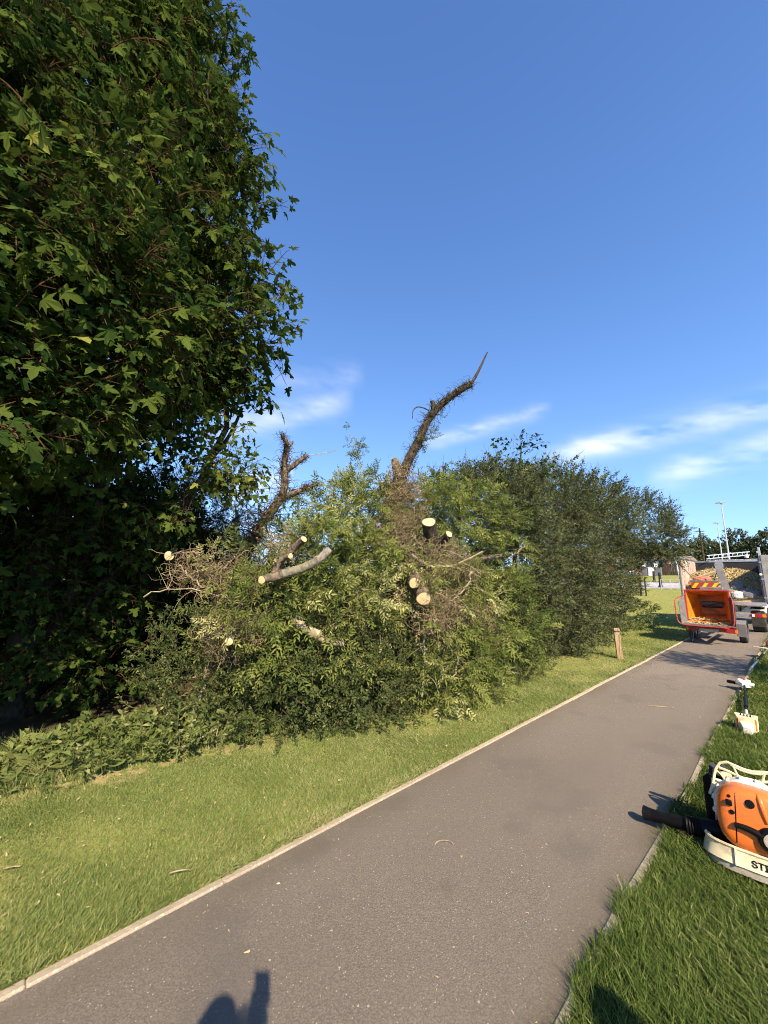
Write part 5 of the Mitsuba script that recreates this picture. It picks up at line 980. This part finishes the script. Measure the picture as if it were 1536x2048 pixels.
house('rendered_house', 'white rendered house with dark windows half hidden by the hawthorn', -19.6, -12.9, 84, 8, 5.5, 6.2, 'white_wall', [(-18.3, 4.75, 1.3, 1.1), (-16.3, 4.75, 1.3, 1.1), (-14.0, 4.75, 1.2, 1.1), (-18.3, 3.0+.6, .0+1.3, .7)])
house('brick_house', 'low red brick house left of the white rendered house', -27.5, -20.8, 82, 7, 5.0, 6.9, 'brick_red', [(-25.8, 4.1, 1.3, 1.0), (-22.6, 4.1, 1.3, 1.0)])
house('rendered_house', 'white rendered house far behind the hawthorn hedge', -38, -30, 88, 8, 5.9, 8.0, 'white_wall', [(-36, 4.8, 1.3, 1.1), (-32, 4.8, 1.3, 1.1)])
gw = thing('garden_wall', 'low red brick garden wall with a pale coping beyond the side road', 'wall')
for k in range(5): part(gw, 'wall_panel', cbox([-18.6+.72*k, 77.5, gz(0, 77.5)+.45], [.70, .22, .95], .01), 'brick_red'); part(gw, 'coping', cbox([-18.6+.72*k, 77.5, gz(0, 77.5)+.96], [.71, .30, .08], .015), 'concrete')
# street lamps, pole and wire
for i, (x, y, zt, r) in enumerate([(-5.2, 59.8, 10.9, .10), (-8.7, 89.6, 11.9, .11)]):
    t = thing('street_lamp', ['taller and nearer grey street lamp behind the truck', 'farther grey street lamp left of the nearer one'][i], 'street lamp', 'street lamps behind the truck'); z = gz(0, y)
    part(t, 'column', tube([[x, y, z], [x, y, z+1.4], [x, y, zt]], [r, r*.95, r*.5], 12), 'galv', 40); part(t, 'bracket', tube([[x, y, zt-.04], [x, y, zt+.10]], [.07], 8), 'galv', 40)
    L = part(t, 'lantern', hull([[x+.45+dx, y+dy, zt+.05+dz] for dx, w, h in ((0, .14, .08), (-.5, .24, .14), (-1.0, .14, .08)) for dy in (-w, w) for dz in (0, h)]), 'galv'); part(L, 'lens', cbox([x-.3, y, zt+.035], [.45, .26, .03], .01), 'white_paint')
    part(t, 'door', cbox([x, y-r*.97, z+.7], [.10, .02, .5], .004), 'grey_paint')
t = thing('telegraph_pole', 'dark wooden telegraph pole at the tree line', 'utility pole'); z = gz(0, 85)
part(t, 'pole', tube([[-10.6, 85, z], [-10.7, 85, 10.8]], [.16, .11], 10), 'bark_dark', 40); part(t, 'crossarm', cbox([-10.7, 84.86, 10.2], [1.3, .1, .12], .01), 'bark_dark'); part(t, 'insulator', lathe([[0, 0], [.05, 0], [.05, .12], [0, .14]], 8, (0, 0, 1), (-11.2, 84.86, 10.26)), 'white_paint', 40)
solo('overhead_wire', tube(smoothpath([[-10.7, 85, 10.4], [-20, 86, 9.3], [-32, 88, 9.4]], 20), [.02], 5), 'wire_black', 'thin overhead wire running left from the telegraph pole', 'wire')
solo('overhead_wire', tube(smoothpath([[-6.33, 3.4, 3.55], [-7.6, 2.95, 3.62], [-9.5, 2.3, 3.8]], 16), [.006], 5), 'wire_black', 'thin dark line running left from the upright ivy clad stump', 'wire')
# trees along the skyline
FT = 'trees along the far skyline'
far_sp = []
rng = np.random.default_rng(231); species('far', S_FAR, 'leaf_far', 3)
for i, (x, y, h, w, lb) in enumerate([(-19.5, 112, 6.3, 5.0, 'leftmost tree of the far tree line, beside the telegraph pole'), (-14.5, 116, 7.6, 5.2, 'round far tree between the telegraph pole and the lamps'), (-9.0, 118, 8.6, 5.6, 'tallest far tree behind the two street lamps'), (-3.8, 117, 7.9, 5.4, 'far tree right of the street lamps'), (2.0, 115, 8.2, 5.6, 'far tree at the right frame edge behind the truck'),
        (-25.0, 118, 7.0, 5.5, 'far tree behind the brick house roof'), (-31, 116, 8.0, 6.0, 'far tree behind the farthest white house'), (8.5, 116, 8.5, 6., 'far tree beyond the right frame edge')]):
    t = thing('far_tree', lb, 'tree', FT); z = 3.9
    part(t, 'trunk', limb([[x, y, z-.5], [x+.1, y, z+h*.35], [x+.2, y, z+h*.75]], [.3, .22, .08], 8, 7), 'bark_dark', 50)
    add(t, 'crown', foliage(rng, S_FAR, [((x, y, z+h*.5), (w*.55, w*.5, h*.48)), ((x-w*.3, y-.6, z+h*.36), (w*.4, w*.35, h*.34)), ((x+w*.32, y-.4, z+h*.4), (w*.4, w*.35, h*.36)), ((x+.3, y, z+h*.75), (w*.3, w*.3, h*.27))], 420, (.7, 1.15), lo=.55, sub=False, amp=.9, freq=.4, rnd=.35+.05*(i % 3)), 'leaf_far')
m = foliage(rng, S_FAR, [((-40+6*k, 121, 4.5), (3.8, 2, 2.4)) for k in range(13)], 900, (.9, 1.3), lo=.6, sub=False, rnd=.3)
for i, d in enumerate(m): scene[f'far_hedgerow__{i+1:04d}'] = d
lab('far_hedgerow', 'dark hedgerow running along the skyline under the far trees', 'hedge', kind='stuff')
# ------------------------------------------------------------------ outside the frame: a small tree and the people whose shadows fall into view
shrub('roadside_tree', 'small leafy tree right of the path outside the frame, shading the tarmac', 'tree', [((1.9, 9.9, 3.2), (.8, .75, .7)), ((2.4, 10.3, 3.6), (.8, .8, .7)), ((1.5, 10.2, 2.7), (.6, .55, .45)), ((2.7, 9.6, 2.9), (.7, .6, .5))], 520, S_HAW, 'leaf_haw', [[[2.2, 10.0, -.1], [2.2, 10.0, 1.5], [2.1, 10.0, 3.2], [.08, .06, .02]]], 240, sc=(.9, 1.3), lo=.3, sub=False, back=1.)
def bones(pairs, edge=.03, it=8):
    out = None
    for (p, r), (q, s) in pairs:
        pts = np.vstack([trimesh.creation.icosphere(2).vertices*r+A(p), trimesh.creation.icosphere(2).vertices*s+A(q)]); b = m3.Manifold.hull_points(pts.astype(np.float32)); out = b if out is None else out+b
    m = out.refine_to_length(edge).to_mesh(); t = trimesh.Trimesh(A(m.vert_properties[:, :3], float), A(m.tri_verts), process=True); trimesh.smoothing.filter_taubin(t, iterations=it); return t
def person(label, foot, face, raise_arms, phone=None, coat='cloth_navy'):
    """adult standing at foot facing the direction face; arms raised to the point phone, or hanging"""
    t = thing('person', label, 'person'); f = unit(A([*face, 0.])); r = A([f[1], -f[0], 0]); o = A([*foot, 0.]); W = lambda x, y, z: o+r*x+f*y+A([0, 0, z])
    head, neck = W(0, .05, 1.64), W(0, .01, 1.48)
    B_ = [((W(0, .0, 1.02), .145), (W(0, -.01, 1.22), .15)), ((W(0, -.01, 1.22), .15), (W(0, 0, 1.38), .12))]
    for s in (-1, 1):
        B_ += [((W(s*.17, 0, 1.40), .075), (W(0, 0, 1.36), .10)), ((W(s*.09, 0, 1.0), .11), (W(s*.10, .02, .52), .075)), ((W(s*.10, .02, .52), .072), (W(s*.105, -.03, .10), .05)), ((W(s*.105, -.02, .06), .045), (W(s*.12, .16, .04), .038)), ((W(s*.09, 0, 1.0), .12), (W(0, 0, 1.08), .13))]
        if raise_arms:
            h = A(phone)-A([0, 0, .15])-f*.035-r*.01 if s == 1 else A(phone)-A([0, 0, .19])-f*.05-r*.06; e = W(s*.27, .16, 1.34) if s == 1 else W(-.24, .10, 1.42); B_ += [((W(s*.18, 0, 1.40), .068), (e, .050)), ((e, .048), (h-A([0, 0, .05])-f*.03, .032))]
        else:
            h = W(s*.25, .06, .80); e = W(s*.25, -.03, 1.08); B_ += [((W(s*.18, 0, 1.40), .068), (e, .050)), ((e, .048), (h, .032))]
        # hand: palm, four fingers and a thumb
        up_ = raise_arms; d = A([0, 0, 1.]) if up_ else A([0, 0, -1.]); k = h; side = -r*s if not up_ else f
        hb = [((k, .030), (k+d*.07, .034))]; ax = f if not up_ else r
        for q in range(4):
            b0 = k+d*.075+ax*(-.030+.02*q); L = [.062, .075, .07, .055][q]; k1 = b0+d*L*.5+side*.012; k2 = k1+d*L*.42+side*.022; hb += [((b0, .0095), (k1, .009)), ((k1, .009), (k2, .0078)), ((k+d*.03, .02), (b0, .0105))]
        tb = k+d*.02+ax*.035; hb += [((k+d*.01, .016), (tb+d*.03+side*.01, .0115)), ((tb+d*.03+side*.01, .0115), (tb+d*.06+side*.02-ax*.005, .009))]
        part(t, 'hand', bones(hb, .006, 4), 'skin', True)
    part(t, 'clothed_body', bones(B_), coat, True)
    hm = bones([((neck-A([0, 0, .06]), .058), (W(0, .03, 1.56), .055)), ((W(0, .02, 1.665), .098), (W(0, .055, 1.60), .078)), ((W(0, .055, 1.60), .078), (W(0, .085, 1.545), .045)), ((W(0, .12, 1.625), .014), (W(0, .138, 1.595), .016)), ((W(-.092, .01, 1.60), .016), (W(-.096, .0, 1.635), .018)), ((W(.092, .01, 1.60), .016), (W(.096, .0, 1.635), .018))], .012, 4); part(t, 'head', hm, 'skin', True)
    part(t, 'hair', bones([((W(0, -.005, 1.685), .103), (W(0, -.03, 1.62), .09)), ((W(0, .03, 1.72), .075), (W(0, -.02, 1.70), .095))], .02, 4), 'hair', True)
    for s in (-1, 1): part(t, 'eye', lathe([[0, -.004], [.011, 0], [0, .007]], 10, f, W(s*.033, .122, 1.632)), 'white_paint', 40)
    part(t, 'mouth', tube([W(-.024, .118, 1.562), W(0, .126, 1.56), W(.024, .118, 1.562)], [.004, .006, .004], 6), 'red_paint', 40)
    return t
fh = unit(A([FW[0], FW[1], 0.])); pc = EYE-FW*.022-UP*.045
person('person standing behind the camera on the path, holding a phone up in both hands', [-.10, -.155], unit(A([-.80, .60])), True, pc)
Rph = np.stack([unit(np.cross(FW, UP)), FW, UP], 1); part_ = cbox(pc, [.074, .009, .15], .004, Rph)
solo('phone', part_, 'phone_black', 'black phone held up behind the camera', 'phone', smooth=30)
person('person in an olive jacket standing on the grass right of the camera', [1.02, 1.12], [-.5, .86], False, None, 'cloth_olive')
